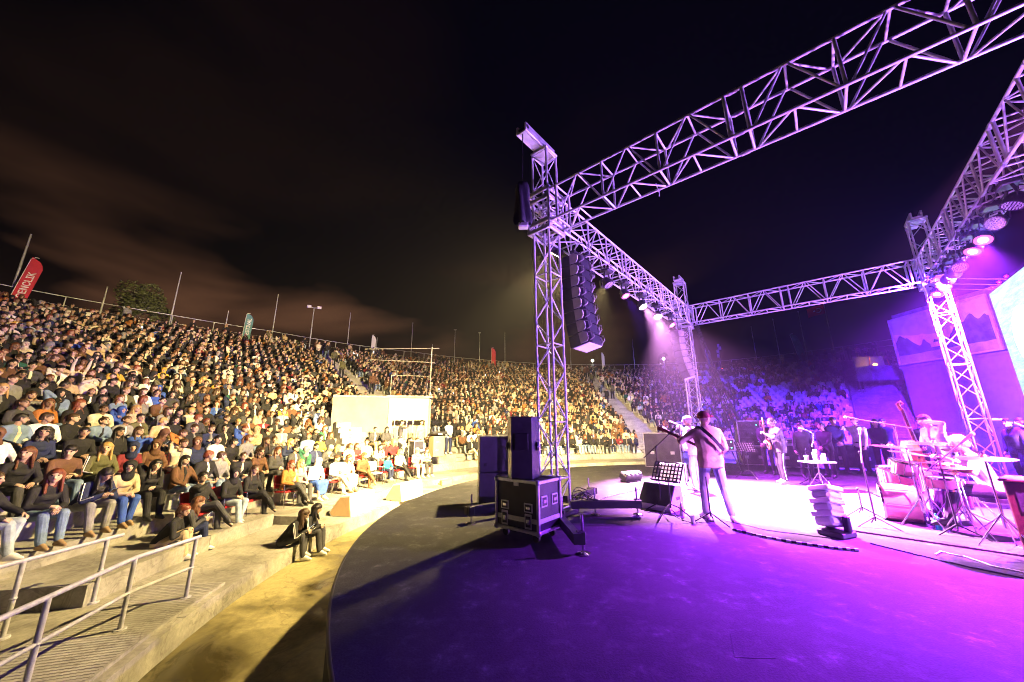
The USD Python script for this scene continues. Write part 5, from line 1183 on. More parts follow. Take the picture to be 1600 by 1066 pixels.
# sloping desk and cases on the platform
P = on_platform(682, 17.3); t = thing('sloping_desk', 'tall wooden desk with sloping black top in front of the booth', 'desk', P, front_yaw(P))
MB().box((0, 0, .48), (.62, .46, .96), None, .015).build('cabinet', 'cardboard', t, False)
MB().box((0, .02, 1.06), (.82, .56, .12), rotx(.25), .02).build('top', 'black_plastic', t, False)
MB().box((0, .30, 1.05), (.22, .01, .07), rotx(.25)).build('plate', 'paper', t, False)
for z in (.3, .7): MB().box((.1, .235, z), (.16, .012, .05)).build('handle', 'case_edge', t, False)
def small_case(lab, P, rz, size, cat='flight case', m='case_laminate', nm='flight_case', wheels=True):
    t = thing(nm, lab, cat, P, rz); w, d, h = size; z0 = .10 if wheels else 0
    MB().box((0, 0, z0 + h / 2), (w - .02, d - .02, h - .02)).build('panel', m, t, False)
    e = MB()
    for x in (-1, 1):
        for y in (-1, 1): MB().box((x * w / 2, y * d / 2, z0 + h / 2), (.035, .035, h + .03), None, .006).build('edge', 'case_edge', t, False)
        for z in (0, 1): MB().box((x * w / 2, 0, z0 + z * h), (.034, d - .036, .034), None, .006).build('edge', 'case_edge', t, False)
    for y in (-1, 1):
        for z in (0, 1): MB().box((0, y * d / 2, z0 + z * h), (w - .036, .034, .034), None, .006).build('edge', 'case_edge', t, False)
    for s in (-1, 1):
        MB().box((s * w * .28, d / 2 + .004, z0 + h * .42), (.14, .016, .11), None, .01).build('handle', 'case_edge', t, False)
        MB().box((s * w * .28, -d / 2 - .004, z0 + h * .42), (.14, .016, .11), None, .01).build('handle', 'case_edge', t, False)
        if wheels:
            for y in (-1, 1): MB().lathe([(0, -.02), (.05, -.02), (.05, .02), (0, .02)], 12, (s * w * .4, y * d * .38, .05), roty(math.pi / 2)).build('castor', 'cable_rubber', t)
    return t
P = on_platform(650, 16.9); small_case('black flight case standing on end in front of the booth opening', P, front_yaw(P), (.5, .5, .75), wheels=False)
P = on_platform(672, 18.3); small_case('black rack case behind the sloping desk', P, front_yaw(P), (.6, .5, .9), wheels=False)
P = at_d(608, 695, 16.6); P[2] = PZ; small_case('black loudspeaker box at the foot of the booth corner', P, front_yaw(P), (.7, .45, .45), 'loudspeaker', 'black_plastic', 'stage_box', False)
# white wedge blocks on the kerb in front of the first chairs
for x, y, lab in ((552, 800, 'nearer white wedge-shaped block on the walkway before the front chairs'), (632, 778, 'farther white wedge-shaped block on the walkway before the front chairs')):
    P = at_z(x, y, -.9); th_ = math.atan2(P[1] - C0[1], P[0] - C0[0]); t = thing('wedge_block', lab, 'wedge block', P, th_ + math.pi / 2)
    MB().prism([(-.36, 0), (.30, 0), (.36, .10), (.05, .52), (-.26, .55)], 1.15, (0.575, 0, 0), np.stack([[0, -1.0, 0], [0, 0, 1], [-1, 0, 0]], 1)).build('body', 'white_shell', t, False)
    for s in (-1, 1): MB().prism([(-.33, .02), (.27, .02), (.32, .10), (.04, .49), (-.24, .52)], .012, (s * .58 + .006, 0, 0), np.stack([[0, -1.0, 0], [0, 0, 1], [-1, 0, 0]], 1)).build('side_panel', 'cardboard', t, False)
P = at_z(697, 758, -.9); tag(MB().box(P + (0, 0, .1), (.5, .3, .2), rotz(.6), .02).build('brown_box', 'cardboard', smooth=False), 'small brown box at the end of the walkway before the dark stage', 'box')
# bags on the far floor by the pale stairway
P = at_d(995, 716, 24.5); t = thing('bag', 'white bag on the floor at the foot of the pale stairway', 'bag', (P[0], P[1], -.72))
b = trimesh.creation.icosphere(3, 1.0); v = np.array(b.vertices); v = v * (.42, .3, .30) + (0, 0, .28); v += (meshkit.fbm(v * 5, 3)[:, None] - .5) * .12; part('sack', (v, np.array(b.faces)), 'banner_white', t)

# phone torches and lit screens in the crowd
def crowd_point(x, y, up):
    for d in np.arange(5, 70, .05):
        P = at_d(x, y, d); w = P[:2] - C0; R = np.hypot(*w); tt = math.degrees(math.atan2(w[1], w[0])); s = (R - R_ROW0) / (rim_R(tt) - 1.5 - R_ROW0); z = Z_ROW0 + (Z_RIM - Z_ROW0) * min(max(s, 0), 1)
        if R > 14 and P[2] <= z + up: return P
TORCH = [(222, 513, 'beside the white-clad figure under the tree'), (440, 642, 'left of two in the lower left block'), (482, 647, 'right of two in the lower left block'), (531, 667, 'left of two next to the booth stairs'), (547, 671, 'right of two next to the booth stairs'), (553, 553, 'left of the pair on the rim by the white banner'), (559, 556, 'right of the pair on the rim by the white banner'), (584, 551, 'single one on the rim right of the white banner'),
         (686, 609, 'upper of three right of the booth roof'), (709, 615, 'right of three right of the booth roof'), (673, 617, 'left of three right of the booth roof'), (781, 582, 'right of two near the far red banner'), (759, 587, 'left of two near the far red banner'), (928, 683, 'among the bottom rows left of the pale stairway'), (662, 705, 'held at the end of the front chairs'), (1098, 633, 'next to the far truss column')]
for x, y, w in TORCH:
    P = crowd_point(x, y, 1.25); t = thing('phone', f'phone with its torch burning, {w}', 'phone', P, front_yaw(P))
    MB().box((0, 0, 0), (.075, .012, .15), None, .004).build('case', 'black_plastic', t, False)
    MB().ball((.02, .014, .05), .022 if y > 600 else .03, 8).build('torch', 'phone_torch', t)

# ------------------------------------------------------------------ the near stage: case, speaker, subwoofers
n_, l_, r_ = at_z(841.8, 835, .14), at_z(776, 820, .14), at_z(871, 820, .14)
ex = (l_ - n_)[:2]; wL = np.linalg.norm(ex); ex = ex / wL; ey = np.array([ex[1], -ex[0]]); ey = ey if ey @ (r_ - n_)[:2] > 0 else -ey; wR = abs((r_ - n_)[:2] @ ey)
ch = zat(755, n_[:2]) - .14
cc = n_[:2] + ex * wL / 2 + ey * wR / 2; cyaw = math.atan2(-ex[1], -ex[0])        # local +x runs from the left corner to the near corner, local -y faces the camera side
t = thing('flight_case', 'big black wheeled flight case with metal edges under the upright loudspeaker', 'flight case', (cc[0], cc[1], 0), cyaw)
ysg = -1.0 if (rotz(cyaw)[:2, 1] @ ey) > 0 else 1.0      # which local y side looks left-front
w, d, h = wL, wR, ch
MB().box((0, 0, .14 + h / 2), (w - .01, d - .01, h - .01)).build('panel', 'case_laminate', t, False)
for x in (-1, 1):
    for y in (-1, 1):
        MB().box((x * (w / 2), y * (d / 2), .14 + h / 2), (.045, .045, h), None, .010).build('edge', 'case_edge', t, False)
        for z in (0, 1): MB().ball((x * w / 2, y * d / 2, .14 + z * h), .042, 12).build('ball_corner', 'case_edge', t)
    for z in (0, .22, 1): MB().box((x * (w / 2 + (.002 if z == .22 else 0)), 0, .14 + z * h), (.04 if z != .22 else .012, d - .046, .04 if z != .22 else .06), None, .004).build('edge', 'case_edge', t, False)
for y in (-1, 1):
    for z in (0, .22, 1): MB().box((0, y * (d / 2 + (.002 if z == .22 else 0)), .14 + z * h), (w - .046, .04 if z != .22 else .012, .04 if z != .22 else .06), None, .004).build('edge', 'case_edge', t, False)
def butterfly(x, y, z, face, sz=(.13, .15)):
    R = np.eye(3) if face == 'y' else rotz(math.pi / 2); c = np.array([x, y, z])
    a = MB().box(c, (sz[0], .014, sz[1]), R, .006).build('latch_dish', 'case_edge', t, False)
    out = np.array([0, np.sign(y), 0]) if face == 'y' else np.array([np.sign(x), 0, 0])
    MB().box(c + out * .004, (sz[0] * .72, .014, sz[1] * .72), R, .004).build('recess', 'black_metal', a, False)
    MB().box(c + out * .010, (sz[0] * .5, .012, sz[1] * .35), R, .005).build('twist', 'chrome', a, False)
for x in (-.28, .28):
    for s in (-1, 1):
        butterfly(x * w, s * (d / 2 + .003), .14 + h * .47, 'y', (.15, .12)); butterfly(x * w, s * (d / 2 + .009), .14 + h * .2, 'y', (.12, .19))
for y in (-.24, .24):
    for s in (-1, 1): butterfly(s * (w / 2 + .003), y * d, .14 + h * .60, 'x', (.15, .15))
for s in (-1, 1): MB().box((0, s * (d / 2 + .004), .14 + h * .945), (.09, .012, .07), None, .003).build('label_plate', 'paper', t, False)
for x in (-1, 1):
    for y in (-1, 1):
        MB().box((x * w * .36, y * d * .36, .115), (.09, .07, .05), None, .01).build('castor_fork', 'case_edge', t, False)
        MB().lathe([(0, -.022), (.05, -.022), (.05, .022), (0, .022)], 14, (x * w * .36, y * d * .36 + .02, .052), rotx(math.pi / 2)).build('castor', 'cable_rubber', t)
ctop = .14 + h + .02
# upright loudspeaker on the case
sp = at_z(818, 748, ctop); sw_ = .46; hgt = zat(653, sp[:2]) - ctop
t = thing('loudspeaker', 'black upright loudspeaker with a side handle standing on the flight case', 'loudspeaker', (sp[0], sp[1] + .12, ctop), -.12)
MB().prism([(-.23, .22), (.23, .22), (.235, .05), (.15, -.22), (-.15, -.22), (-.235, .05)], hgt, (0, 0, 0)).build('cabinet', 'case_laminate', t, False)
MB().box((0, .228, hgt / 2), (.44, .02, hgt * .95)).build('grille', 'grille', t, False)
MB().prism([(-.245, .235), (.245, .235), (.25, .05), (.16, -.235), (-.16, -.235), (-.25, .05)], .02, (0, 0, hgt)).build('cap', 'black_plastic', t, False)
for s in (-1, 1): MB().lathe([(0, .03), (.05, .02), (.07, 0)], 16, (s * .228, -.03, hgt * .52), roty(s * math.pi / 2)).build('handle', 'black_plastic', t)
MB().box((0, -.222, hgt * .60), (.20, .012, .24), None, .008).build('connector_plate', 'black_metal', t, False)
# two stacked subwoofers
q = at_z(748, 799, 0)[:2]; q2 = at_z(800, 797, 0)[:2]; e = (q2 - q) / np.linalg.norm(q2 - q); nn_ = np.array([-e[1], e[0]]); ht = zat(681, q); W2 = .74
yaw2 = math.atan2(e[1], e[0])
for k in (0, 1):
    c = q + e * W2 / 2 + nn_ * .38; t = thing('subwoofer', ['black subwoofer at the bottom of the two beside the flight case', 'black subwoofer on top of the other beside the flight case'][k], 'loudspeaker', (c[0], c[1], k * ht / 2), yaw2)
    MB().box((0, 0, ht / 4), (W2, .76, ht / 2 - .008), None, .012).build('cabinet', 'case_laminate', t, False)
    MB().box((0, .385, ht / 4), (W2 - .06, .02, ht / 2 - .08)).build('grille', 'grille', t, False)
    for s in (-1, 1): MB().box((s * (W2 / 2 + .003), 0, ht / 4), (.012, .20, .10), None, .004).build('handle', 'black_metal', t, False)
    for s in (-1, 1): MB().box((s * .25, -.385, ht / 4 - .2), (.05, .02, .05), None, .004).build('foot', 'cable_rubber', t, False)
# tangle of cables at the foot of the column
t = thing('cable_coil', 'tangle of black cables on the outrigger at the foot of the column', 'cable'); rg = np.random.default_rng(3); c = at_z(908, 800, 0)
for k in range(9):
    r = rg.uniform(.08, .16); o = c + (rg.normal(0, .05), rg.normal(0, .05), .18 + rg.uniform(0, .14)); R = frame(rg.normal(size=3) + (0, 0, .8)); MB().path([o + R @ (r * math.cos(a), r * math.sin(a) * rg.uniform(.8, 1), .02 * math.sin(3 * a)) for a in np.linspace(0, 6.6, 18)], .009, 5).build('loop', 'cable_rubber', t)
def floor_cable(lab, pts, r=.009, m='cable_rubber', wob=.05, seed=0):
    t = thing('floor_cable', lab, 'cable'); rg = np.random.default_rng(seed); P = np.array([[*at_z(x, y, 0)[:2], r + .002] for x, y in pts]); s = np.linspace(0, len(P) - 1, 12 * len(P)); i = np.minimum(s.astype(int), len(P) - 2); f = (s - i)[:, None]
    v = P[i] * (1 - f) + P[i + 1] * f; v[:, :2] += np.cumsum(rg.normal(0, wob * .12, (len(v), 2)), 0) * np.sin(np.linspace(0, np.pi, len(v)))[:, None]
    MB().path(v, r, 5).build('run', m, t)
floor_cable('thin cable running from the column foot across to the wedge monitor', [(912, 795), (945, 778), (985, 768), (1012, 762)], .007, 'cable_rubber', .05, 1)
floor_cable('cable curving along the near edge of the drum rug', [(1360, 850), (1430, 868), (1500, 885), (1600, 905)], .008, 'cable_rubber', .06, 2)
floor_cable('pale cable looping on the drum rug at the right', [(1462, 868), (1470, 862), (1500, 868), (1540, 882), (1600, 896)], .008, 'tape_white', .05, 5)
floor_cable('thin cable behind the guitarist on the bright floor', [(1135, 815), (1200, 828), (1262, 836), (1300, 842)], .006, 'cable_rubber', .05, 7)
floor_cable('thin cable between the mic stand and the music stand feet', [(1006, 800), (1060, 806), (1088, 818), (1112, 818)], .006, 'cable_rubber', .08, 8)
# black and white rope on the floor
t = thing('rope_light', 'black and white striped rope lying in front of the guitarist', 'rope'); P = np.array([at_z(x, y, 0) for x, y in [(1145, 829), (1195, 841), (1245, 850), (1300, 858), (1342, 862)]]); P[:, 2] = .018
for k in range(26):
    a, b = (k / 26) * 4, ((k + 1) / 26) * 4; i = int(a); j = min(int(b), 3); MB().tube(P[i] + (P[i + 1] - P[i]) * (a - i), P[j] + (P[j + 1] - P[j]) * (b - j), .016, 8).build('segment', 'tape_white' if k % 2 else 'cable_rubber', t)

# ------------------------------------------------------------------ monitors and stands
def wedge(lab, P, rz, m='black_plastic', s=1.0, nm='floor_monitor'):
    t = thing(nm, lab, 'floor monitor', P, rz, None, s)
    MB().prism([(-.24, 0), (.26, 0), (.28, .08), (.02, .42), (-.16, .40)], .62, (.31, 0, 0), np.stack([[0, -1.0, 0], [0, 0, 1], [-1.0, 0, 0]], 1)).build('cabinet', m, t, False)
    g0, g1 = np.array([0, -.275, .09]), np.array([0, -.03, .415]); R = np.stack([[1, 0, 0], (g1 - g0) / np.linalg.norm(g1 - g0), np.cross([1, 0, 0], (g1 - g0) / np.linalg.norm(g1 - g0))], 1)
    MB().box((g0 + g1) / 2 - R[:, 2] * .002, (.58, np.linalg.norm(g1 - g0) - .02, .018), R).build('grille', 'grille', t, False)
    for s_ in (-1, 1): MB().box((s_ * .312, .02, .2), (.012, .12, .05), None, .004).build('handle', 'black_metal', t, False)
    return t
P = at_z(1046, 799, 0); wedge('pale wedge floor monitor under the music stand, its black grille turned left', (P[0] - .02, P[1] + .28, 0), -.9, 'white_shell', 1.05)
P = at_z(1062, 752, 0); wedge('white wedge floor monitor lying in the hot light behind the music stand', (P[0], P[1] + .3, 0), 2.6, 'white_shell', 1.1)
# flat par lamp with round lenses on the dark floor
P = at_z(990, 754, 0); t = thing('par_lamp', 'small black lamp with pale round lenses lying on the dark floor', 'stage light', (P[0], P[1] + .2, 0), .5)
MB().box((0, 0, .14), (.66, .26, .2), rotx(.5), .03).build('housing', 'black_plastic', t, False)
for k in range(4): MB().lathe([(0, .012), (.06, .012), (.065, 0)], 16, np.array([-.24 + .16 * k, -.06, .14]) + rotx(.5) @ (0, .02, .10), rotx(.5)).build('lens', 'white_shell', t)
MB().box((0, .02, .02), (.5, .3, .04), None, .01).build('bracket', 'black_metal', t, False)
def music_stand(lab, P, hz_, rz, tilt=.9, page=False):
    t = thing('music_stand', lab, 'music stand', P, rz)
    MB().tube((0, 0, .18), (0, 0, hz_), .012, 8).build('pole', 'black_metal', t)
    for k in range(3):
        a = k * 2.0944 + .4; MB().path([(0, 0, .24), (.12 * math.cos(a), .12 * math.sin(a), .20), (.36 * math.cos(a), .36 * math.sin(a), .012)], .010, 6).build('leg', 'black_metal', t)
    R = rotx(tilt - math.pi / 2); c = np.array([0, 0, hz_ + .08]); bars = MB()
    # the desk: a plate pierced with slots = rim and bars
    W_, H_ = .50, .34
    for x in np.linspace(-W_ / 2, W_ / 2, 9): MB().box(c + R @ (x, 0, 0), (.022, .004, H_ - .021), R).build('desk_bar', 'black_metal', t, False)
    for z in np.linspace(-H_ / 2, H_ / 2, 6): MB().box(c + R @ (0, .0045, z), (W_ + .02, .004, .020), R).build('desk_bar', 'black_metal', t, False)
    MB().box(c + R @ (0, -.03, -H_ / 2 - .01), (W_, .06, .008), R).build('ledge', 'black_metal', t, False)
    if page:
        for x in (-.11, .11): MB().box(c + R @ (x, -.008, -.01), (.20, .003, .29), R).build('sheet', 'paper', t, False)
    return t
P = at_z(1050, 812, 0); music_stand('black perforated music stand next to the pale wedge monitor', P, zat(745, P[:2]), -.9, 1.0)
P = at_z(1172, 748, 0); music_stand('music stand with white sheets left of the hooded musician', P, zat(703, P[:2]), 2.2, 1.0, True)
def mic_stand(lab, P, hz_, b0, b1, mic=True, m='black_metal'):
    t = thing('mic_stand', lab, 'microphone stand', P)
    MB().tube((0, 0, .1), (0, 0, hz_), .011, 8).build('pole', m, t)
    for k in range(3):
        a = k * 2.0944 + 1.0; MB().path([(0, 0, .16), (.30 * math.cos(a), .30 * math.sin(a), .012)], .010, 6).build('leg', m, t)
    if b0 is not None:
        MB().tube(b0, b1, .010, 8).build('boom', m, t); MB().ball((0, 0, hz_), .025, 8).build('clutch', m, t)
        if mic:
            b0, b1 = np.asarray(b0, float), np.asarray(b1, float); d = (b1 - b0) / np.linalg.norm(b1 - b0); mc = MB().path([b1, b1 + d * .16], [.014, .022], 10).build('microphone', 'black_plastic', t); MB().ball(b1 + d * .18, .027, 10).build('mic_head', 'case_edge', mc)
    return t
P = at_z(1034, 798, 0); dp = float((P - [0, 0, EYE]) @ CF); a = at_d(1022, 700, dp); hz_ = a[2]
b0 = at_d(1003, 714, dp) - (P[0], P[1], 0); b1 = at_d(1046, 674, dp) - (P[0], P[1], 0); mid = np.array([0, 0, hz_])
mic_stand('microphone boom stand left of the singer, its boom slanting up', P, hz_, mid + (b0 - b1) * .45, mid + (b1 - b0) * .5)
P = at_z(1112, 818, 0); mic_stand('black tripod stand in front of the guitarist', P, zat(745, P[:2]), None, None)
P = at_z(1073, 765, 0); mic_stand('straight microphone stand before the singer', P, 1.52, (0, 0, 1.52), (-.05, .1, 1.56))
# cups and rubbish by the stand
t = thing('plastic_cup', 'white plastic cup on the floor by the tripod stand', 'cup', at_z(1083, 818, 0)); MB().lathe([(0, .002), (.028, .002), (.038, .11)], 14).build('cup', 'banner_white', t)
t = thing('water_bottle', 'clear water bottle on the floor by the music stand foot', 'bottle', at_z(1066, 806, 0)); MB().lathe([(0, 0), (.033, .0), (.033, .15), (.012, .2), (.012, .22), (0, .22)], 12).build('bottle', 'banner_white', t)

# ------------------------------------------------------------------ the band
def guitar(lab, neck_a, body_c, nrm_, m='maple', nm='guitar', L=.62, bs=1.0):
    """Solid-bodied guitar: body at body_c, neck pointing to neck_a, its front along nrm_."""
    t = thing(nm, lab, 'guitar'); y = np.asarray(neck_a, float) - body_c; y /= np.linalg.norm(y); z = np.asarray(nrm_, float); z = z - y * (z @ y); z /= np.linalg.norm(z); R = np.stack([np.cross(y, z), y, z], 1)
    th_ = np.linspace(0, 2 * np.pi, 40)[:-1]; out = [((.165 + .022 * math.cos(2 * a) + .012 * math.cos(3 * a)) * math.cos(a) * bs * (1.0 - .22 * (math.sin(a) > 0) * math.sin(a)), .215 * math.sin(a) * bs) for a in th_]
    MB().prism(out, .045, np.asarray(body_c) - R[:, 2] * .022, R).build('body', m, t, False)
    q = lambda v: np.asarray(body_c) + R @ np.asarray(v, float)
    MB().bar(q((0, .16, .03)), q((0, .16 + L, .03)), .05, .022, R[:, 2]).build('neck', 'dark_wood', t, False)
    MB().prism([(-.03, 0), (.03, 0), (.045, .16), (-.025, .18)], .016, q((0, .16 + L, .018)), R).build('headstock', m, t, False)
    for k in range(6): MB().tube(q((-.020 + .008 * k, -.1, .046)), q((-.016 + .0065 * k, .16 + L, .046)), .0012, 4, caps=False).build('string', 'chrome', t)
    MB().box(q((0, -.10, .032)), (.09, .02, .018), R).build('bridge', 'chrome', t, False)
    for s in (-.02, .06): MB().box(q((0, s, .028)), (.08, .03, .012), R).build('pickup', 'black_plastic', t, False)
    return t
# guitarist with the cap, back to the camera
G = at_z(1122, 812, 0); yaw = -.15
t, J = person_new('person', 'guitarist in flat cap and pale jacket seen from behind, strap across the back', G, yaw, dict(lean=3, hy=-62, hp=6, L=(-.36, .30, .80), R=(.16, .20, .50), poleR=(1.0, -.5, -.2), pnL=(.3, .2, .9), curl=.8), 'cap', dict(body='skin_light', top=cm('beige'), trousers=cm('pale denim'), shoes='shoe_white', hair=cm('maroon'), _hair='cap'), None, 1.04, stand=True, seed=4, jacket=1.06, legs=[(-.15, .04), (.20, -.06)])
p0, p1 = J['sh'][0] + (.05, -.03, .06), J['hip'] + (.20, -.05, .10)
pts = [p0 + (0, .08, .0), p0 + (.02, -.05, .02), (p0 + p1) / 2 + (-.02, -.135, .06), p1 + (-.03, -.10, .06), p1 + (.03, .05, .02)]
st_ = MB()
for a, b in zip(pts[:-1], pts[1:]): st_.bar(a, b, .055, .012, (0, -1, .0))
st_.build('guitar_strap', 'black_plastic', t, False)
Rg = rotz(yaw); W2_ = lambda v: np.array([*G[:2], 0]) + Rg @ (np.asarray(v, float) * 1.04)
guitar('electric guitar held in front of the man in the cap', W2_((-.55, .30, 1.36)), W2_((.10, .22, 1.02)), Rg @ np.array([0, 1, .15]), 'maple')
# singer
S_ = at_z(1092, 766, 0); yaw = .75
t, J = person_new('person', 'singer in white shirt and pale jeans in the brightest light', S_, yaw, dict(lean=6, hy=10, hp=-6, L=(-.20, .26, .78), R=(.10, .30, 1.02), curl=.9), 'short', dict(body='skin_fair', top=cm('white'), trousers=cm('pale denim'), shoes='shoe_white', hair='hair_grey', _top='shirt'), None, 1.03, stand=True, seed=9, jacket=1.08)
Rg = rotz(yaw); W3_ = lambda v: np.array([*S_[:2], 0]) + Rg @ (np.asarray(v, float) * 1.03)
guitar('pale guitar held by the singer, its neck slanting up to the left', W3_((-.62, .32, 1.38)), W3_((.06, .22, 1.05)), Rg @ np.array([0, 1, .1]), 'banner_white')
# musician in the dark hoodie
H_ = at_z(1228, 756, 0); yaw = 1.35
t, J = person_new('person', 'musician in dark hoodie and striped track trousers looking left', H_, yaw, dict(lean=4, hy=10, hp=10, L=(-.08, .34, .88), R=(.10, .26, .66), curl=.9), 'short', dict(body='skin_light', top=cm('charcoal'), trousers=cm('black'), shoes='shoe_white', hair='hair_black', _top='hoodie'), None, 1.0, stand=True, seed=6, jacket=1.14)
for s in (0, 1):
    a, b, c = J['hip'] + ((-.1, .1)[s] * 1.9, 0, 0), J['kn'][s] + ((-.075, .075)[s], 0, 0), J['ank'][s] + ((-.06, .06)[s], 0, .03); MB().path([a, b, c], .009, 5).build('trouser_stripe', 'tape_white', t)
Rg = rotz(yaw); W4_ = lambda v: np.array([*H_[:2], 0]) + Rg @ np.asarray(v, float)
guitar('small lute held upright by the musician in the dark hoodie', W4_((-.22, .36, 1.52)), W4_((.08, .22, 1.0)), Rg @ np.array([0, 1, .1]), 'maple', 'lute', .5, .75)
# drummer and kit
AUD = np.array([-e2[0], -e2[1], 0]); D_ = np.array([6.95, 5.45, 0]); dy = math.atan2(AUD[1], AUD[0]) - math.pi / 2
t, J = person_new('person', 'drummer with white hair and pale shirt bent over the kit', D_ + (0, 0, .08), dy, dict(lean=16, hy=14, hp=12, L=(-.26, .42, .84), R=(.30, .40, .92), curl=1.1), 'short', dict(body='skin_fair', top=cm('white'), trousers=cm('black'), shoes='shoe_black', hair='hair_grey', _top='shirt'), None, 1.02, seed=8, legs=[(-.28, .42, .50), (.26, .42, .50), (-.32, .55, .09), (.26, .58, .09)])
Rd = rotz(dy)
def K(x, y, z): return np.array([D_[0], D_[1], 0]) + Rd @ np.array([x, y, z])
for s, a in ((-1, J['wr'][0]), (1, J['wr'][1])):
    w_ = D_ + (0, 0, .08) + Rd @ (a * 1.02); MB()
    ds = thing('drumstick', f'drumstick in the drummer\'s {"left" if s < 0 else "right"} hand', 'drumstick'); MB().path([w_ + Rd @ (0, -.04, .03), w_ + Rd @ (-s * .1, .36, .04)], [.008, .004], 6).build('stick', 'maple', ds)
ts_ = thing('drum_throne', 'round black stool under the drummer', 'stool', K(0, 0, 0)); MB().lathe([(0, .44), (.17, .44), (.18, .50), (0, .52)], 18).build('cushion', 'black_plastic', ts_); MB().tube((0, 0, .1), (0, 0, .44), .02, 8).build('post', 'chrome', ts_)
for k in range(3): MB().path([(0, 0, .26), (.26 * math.cos(k * 2.094), .26 * math.sin(k * 2.094), .012)], .011, 6).build('leg', 'chrome', ts_)
def drum(nm, lab, c, R, r, dep, legs=None):
    t = thing(nm, lab, 'drum', c)
    MB().lathe([(r, -dep / 2), (r, dep / 2)], 28, (0, 0, 0), R).build('shell', 'drum_shell', t)
    for s in (-1, 1):
        MB().lathe([(r * .985, s * dep / 2), (0, s * (dep / 2 + .002))], 28, (0, 0, 0), R).build('head', 'drum_head', t)
        MB().lathe([(r + .002, s * dep / 2 - .014), (r + .014, s * dep / 2 - .014), (r + .014, s * dep / 2 + .014), (r - .004, s * dep / 2 + .014)], 28, (0, 0, 0), R).build('hoop', 'chrome', t)
    for k in range(8):
        a = k * math.pi / 4; p = R @ np.array([(r + .012) * math.cos(a), (r + .012) * math.sin(a), 0]); MB().tube(p - R[:, 2] * dep * .42, p + R[:, 2] * dep * .42, .006, 5).build('lug', 'chrome', t)
    if legs:
        for a in legs: q = np.array([(r + .02) * math.cos(a), (r + .02) * math.sin(a), 0]); MB().tube(q + (0, 0, .05), np.array([q[0] * 1.1, q[1] * 1.1, -c[2] + .012]), .010, 6).build('leg', 'chrome', t)
    return t
drum('bass_drum', 'red bass drum standing on the rug at the front of the kit', K(.10, .98, .30), frame(AUD), .28, .42)
drum('snare_drum', 'shallow snare drum on its stand by the drummer\'s knees', K(-.18, .48, .66), np.eye(3), .18, .15, [.5, 2.6, 4.7])
drum('tom_drum', 'left of two small tom drums above the bass drum', K(-.10, .86, .83), frame((0, 0, 1) + AUD * -.25), .14, .2)
drum('tom_drum', 'right of two small tom drums above the bass drum', K(.28, .84, .82), frame((0, 0, 1) + AUD * -.25), .16, .22)
drum('floor_tom', 'red floor tom beside the drummer, on three legs', K(.56, .36, .45), np.eye(3), .21, .40, [0.3, 2.4, 4.5])
drum('floor_tom', 'pale-headed floor tom at the left front of the kit', at_d(1405, 748, 5.9), np.eye(3), .24, .36, [0.6, 2.7, 4.8])
def cymbal(lab, c, r, tilt, hat=False):
    t = thing('cymbal_stand', lab, 'cymbal', (c[0], c[1], 0)); z = c[2]; R = frame(np.array([tilt[0], tilt[1], 1.0]))
    for k in range(2 if hat else 1): MB().lathe([(r, -.006), (r * .6, .008), (r * .2, .018), (.03, .045), (0, .048)], 36, (0, 0, z + (.05 if k else 0)), R @ (rotx(math.pi) if k == 0 and hat else np.eye(3))).build('cymbal', 'cymbal', t)
    MB().tube((0, 0, .25), (0, 0, z + .06), .011, 8).build('pole', 'chrome', t); MB().lathe([(0, .03), (.016, .03), (.016, 0), (0, 0)], 8, (0, 0, z + .05)).build('wing_nut', 'black_plastic', t)
    for k in range(3): a = k * 2.094 + .5; MB().path([(0, 0, .42), (.28 * math.cos(a), .28 * math.sin(a), .012)], .010, 6).build('leg', 'chrome', t)
cymbal('bright crash cymbal at the left of the kit', at_d(1392, 698, 5.9), .26, (.05, -.08))
cymbal('second bright cymbal partly behind the left crash cymbal', at_d(1418, 708, 5.5), .22, (.1, -.1))
cymbal('wide ride cymbal in the middle of the kit', at_d(1460, 693, 5.6), .27, (-.02, -.06))
cymbal('pink-lit cymbal in front of the drummer', at_d(1538, 716, 4.6), .27, (-.05, -.03))
cymbal('hi-hat pair low beside the drummer', at_d(1490, 737, 5.1), .19, (0, 0), True)
P = at_d(1512, 690, 5.0); fl = at_z(1478, 800, 0); mic_stand('microphone stand with a boom reaching to the drummer\'s mouth', (P[0] - .25, P[1] + .2, 0), 1.05, (-.12, .1, .85), (.20, -.16, P[2] - .02))
mic_stand('short microphone stand in front of the bass drum', K(.12, 1.45, 0), .45, (.1, -.05, .42), Rd @ np.array([0, -.2, 0]) + (0, 0, .38))
cymbal('splash cymbal between the two small tom drums', at_d(1438, 722, 5.6), .15, (.1, .05))
cymbal('china cymbal at the far side of the kit', at_d(1500, 704, 6.1), .22, (.2, .1))
mic_stand('thin overhead microphone stand behind the ride cymbal', K(.95, .75, 0), 1.5, (.2, -.1, 1.45), (-.55, .1, 1.62))
mic_stand('low microphone stand beside the floor tom', K(.85, .2, 0), .7, (.1, 0, .68), (-.18, .1, .74))
mic_stand('leaning boom stand at the left front of the kit', K(-.65, 1.35, 0), 1.1, (-.2, -.2, .95), (.25, .2, 1.35))
floor_cable('tangle of cable around the feet of the drum stands', [(1385, 812), (1420, 826), (1455, 818), (1490, 836), (1530, 830)], .008, 'cable_rubber', .12, 11)
floor_cable('second cable winding between the drum stands', [(1400, 822), (1440, 834), (1475, 826), (1510, 846), (1550, 850)], .008, 'tape_white', .12, 12)
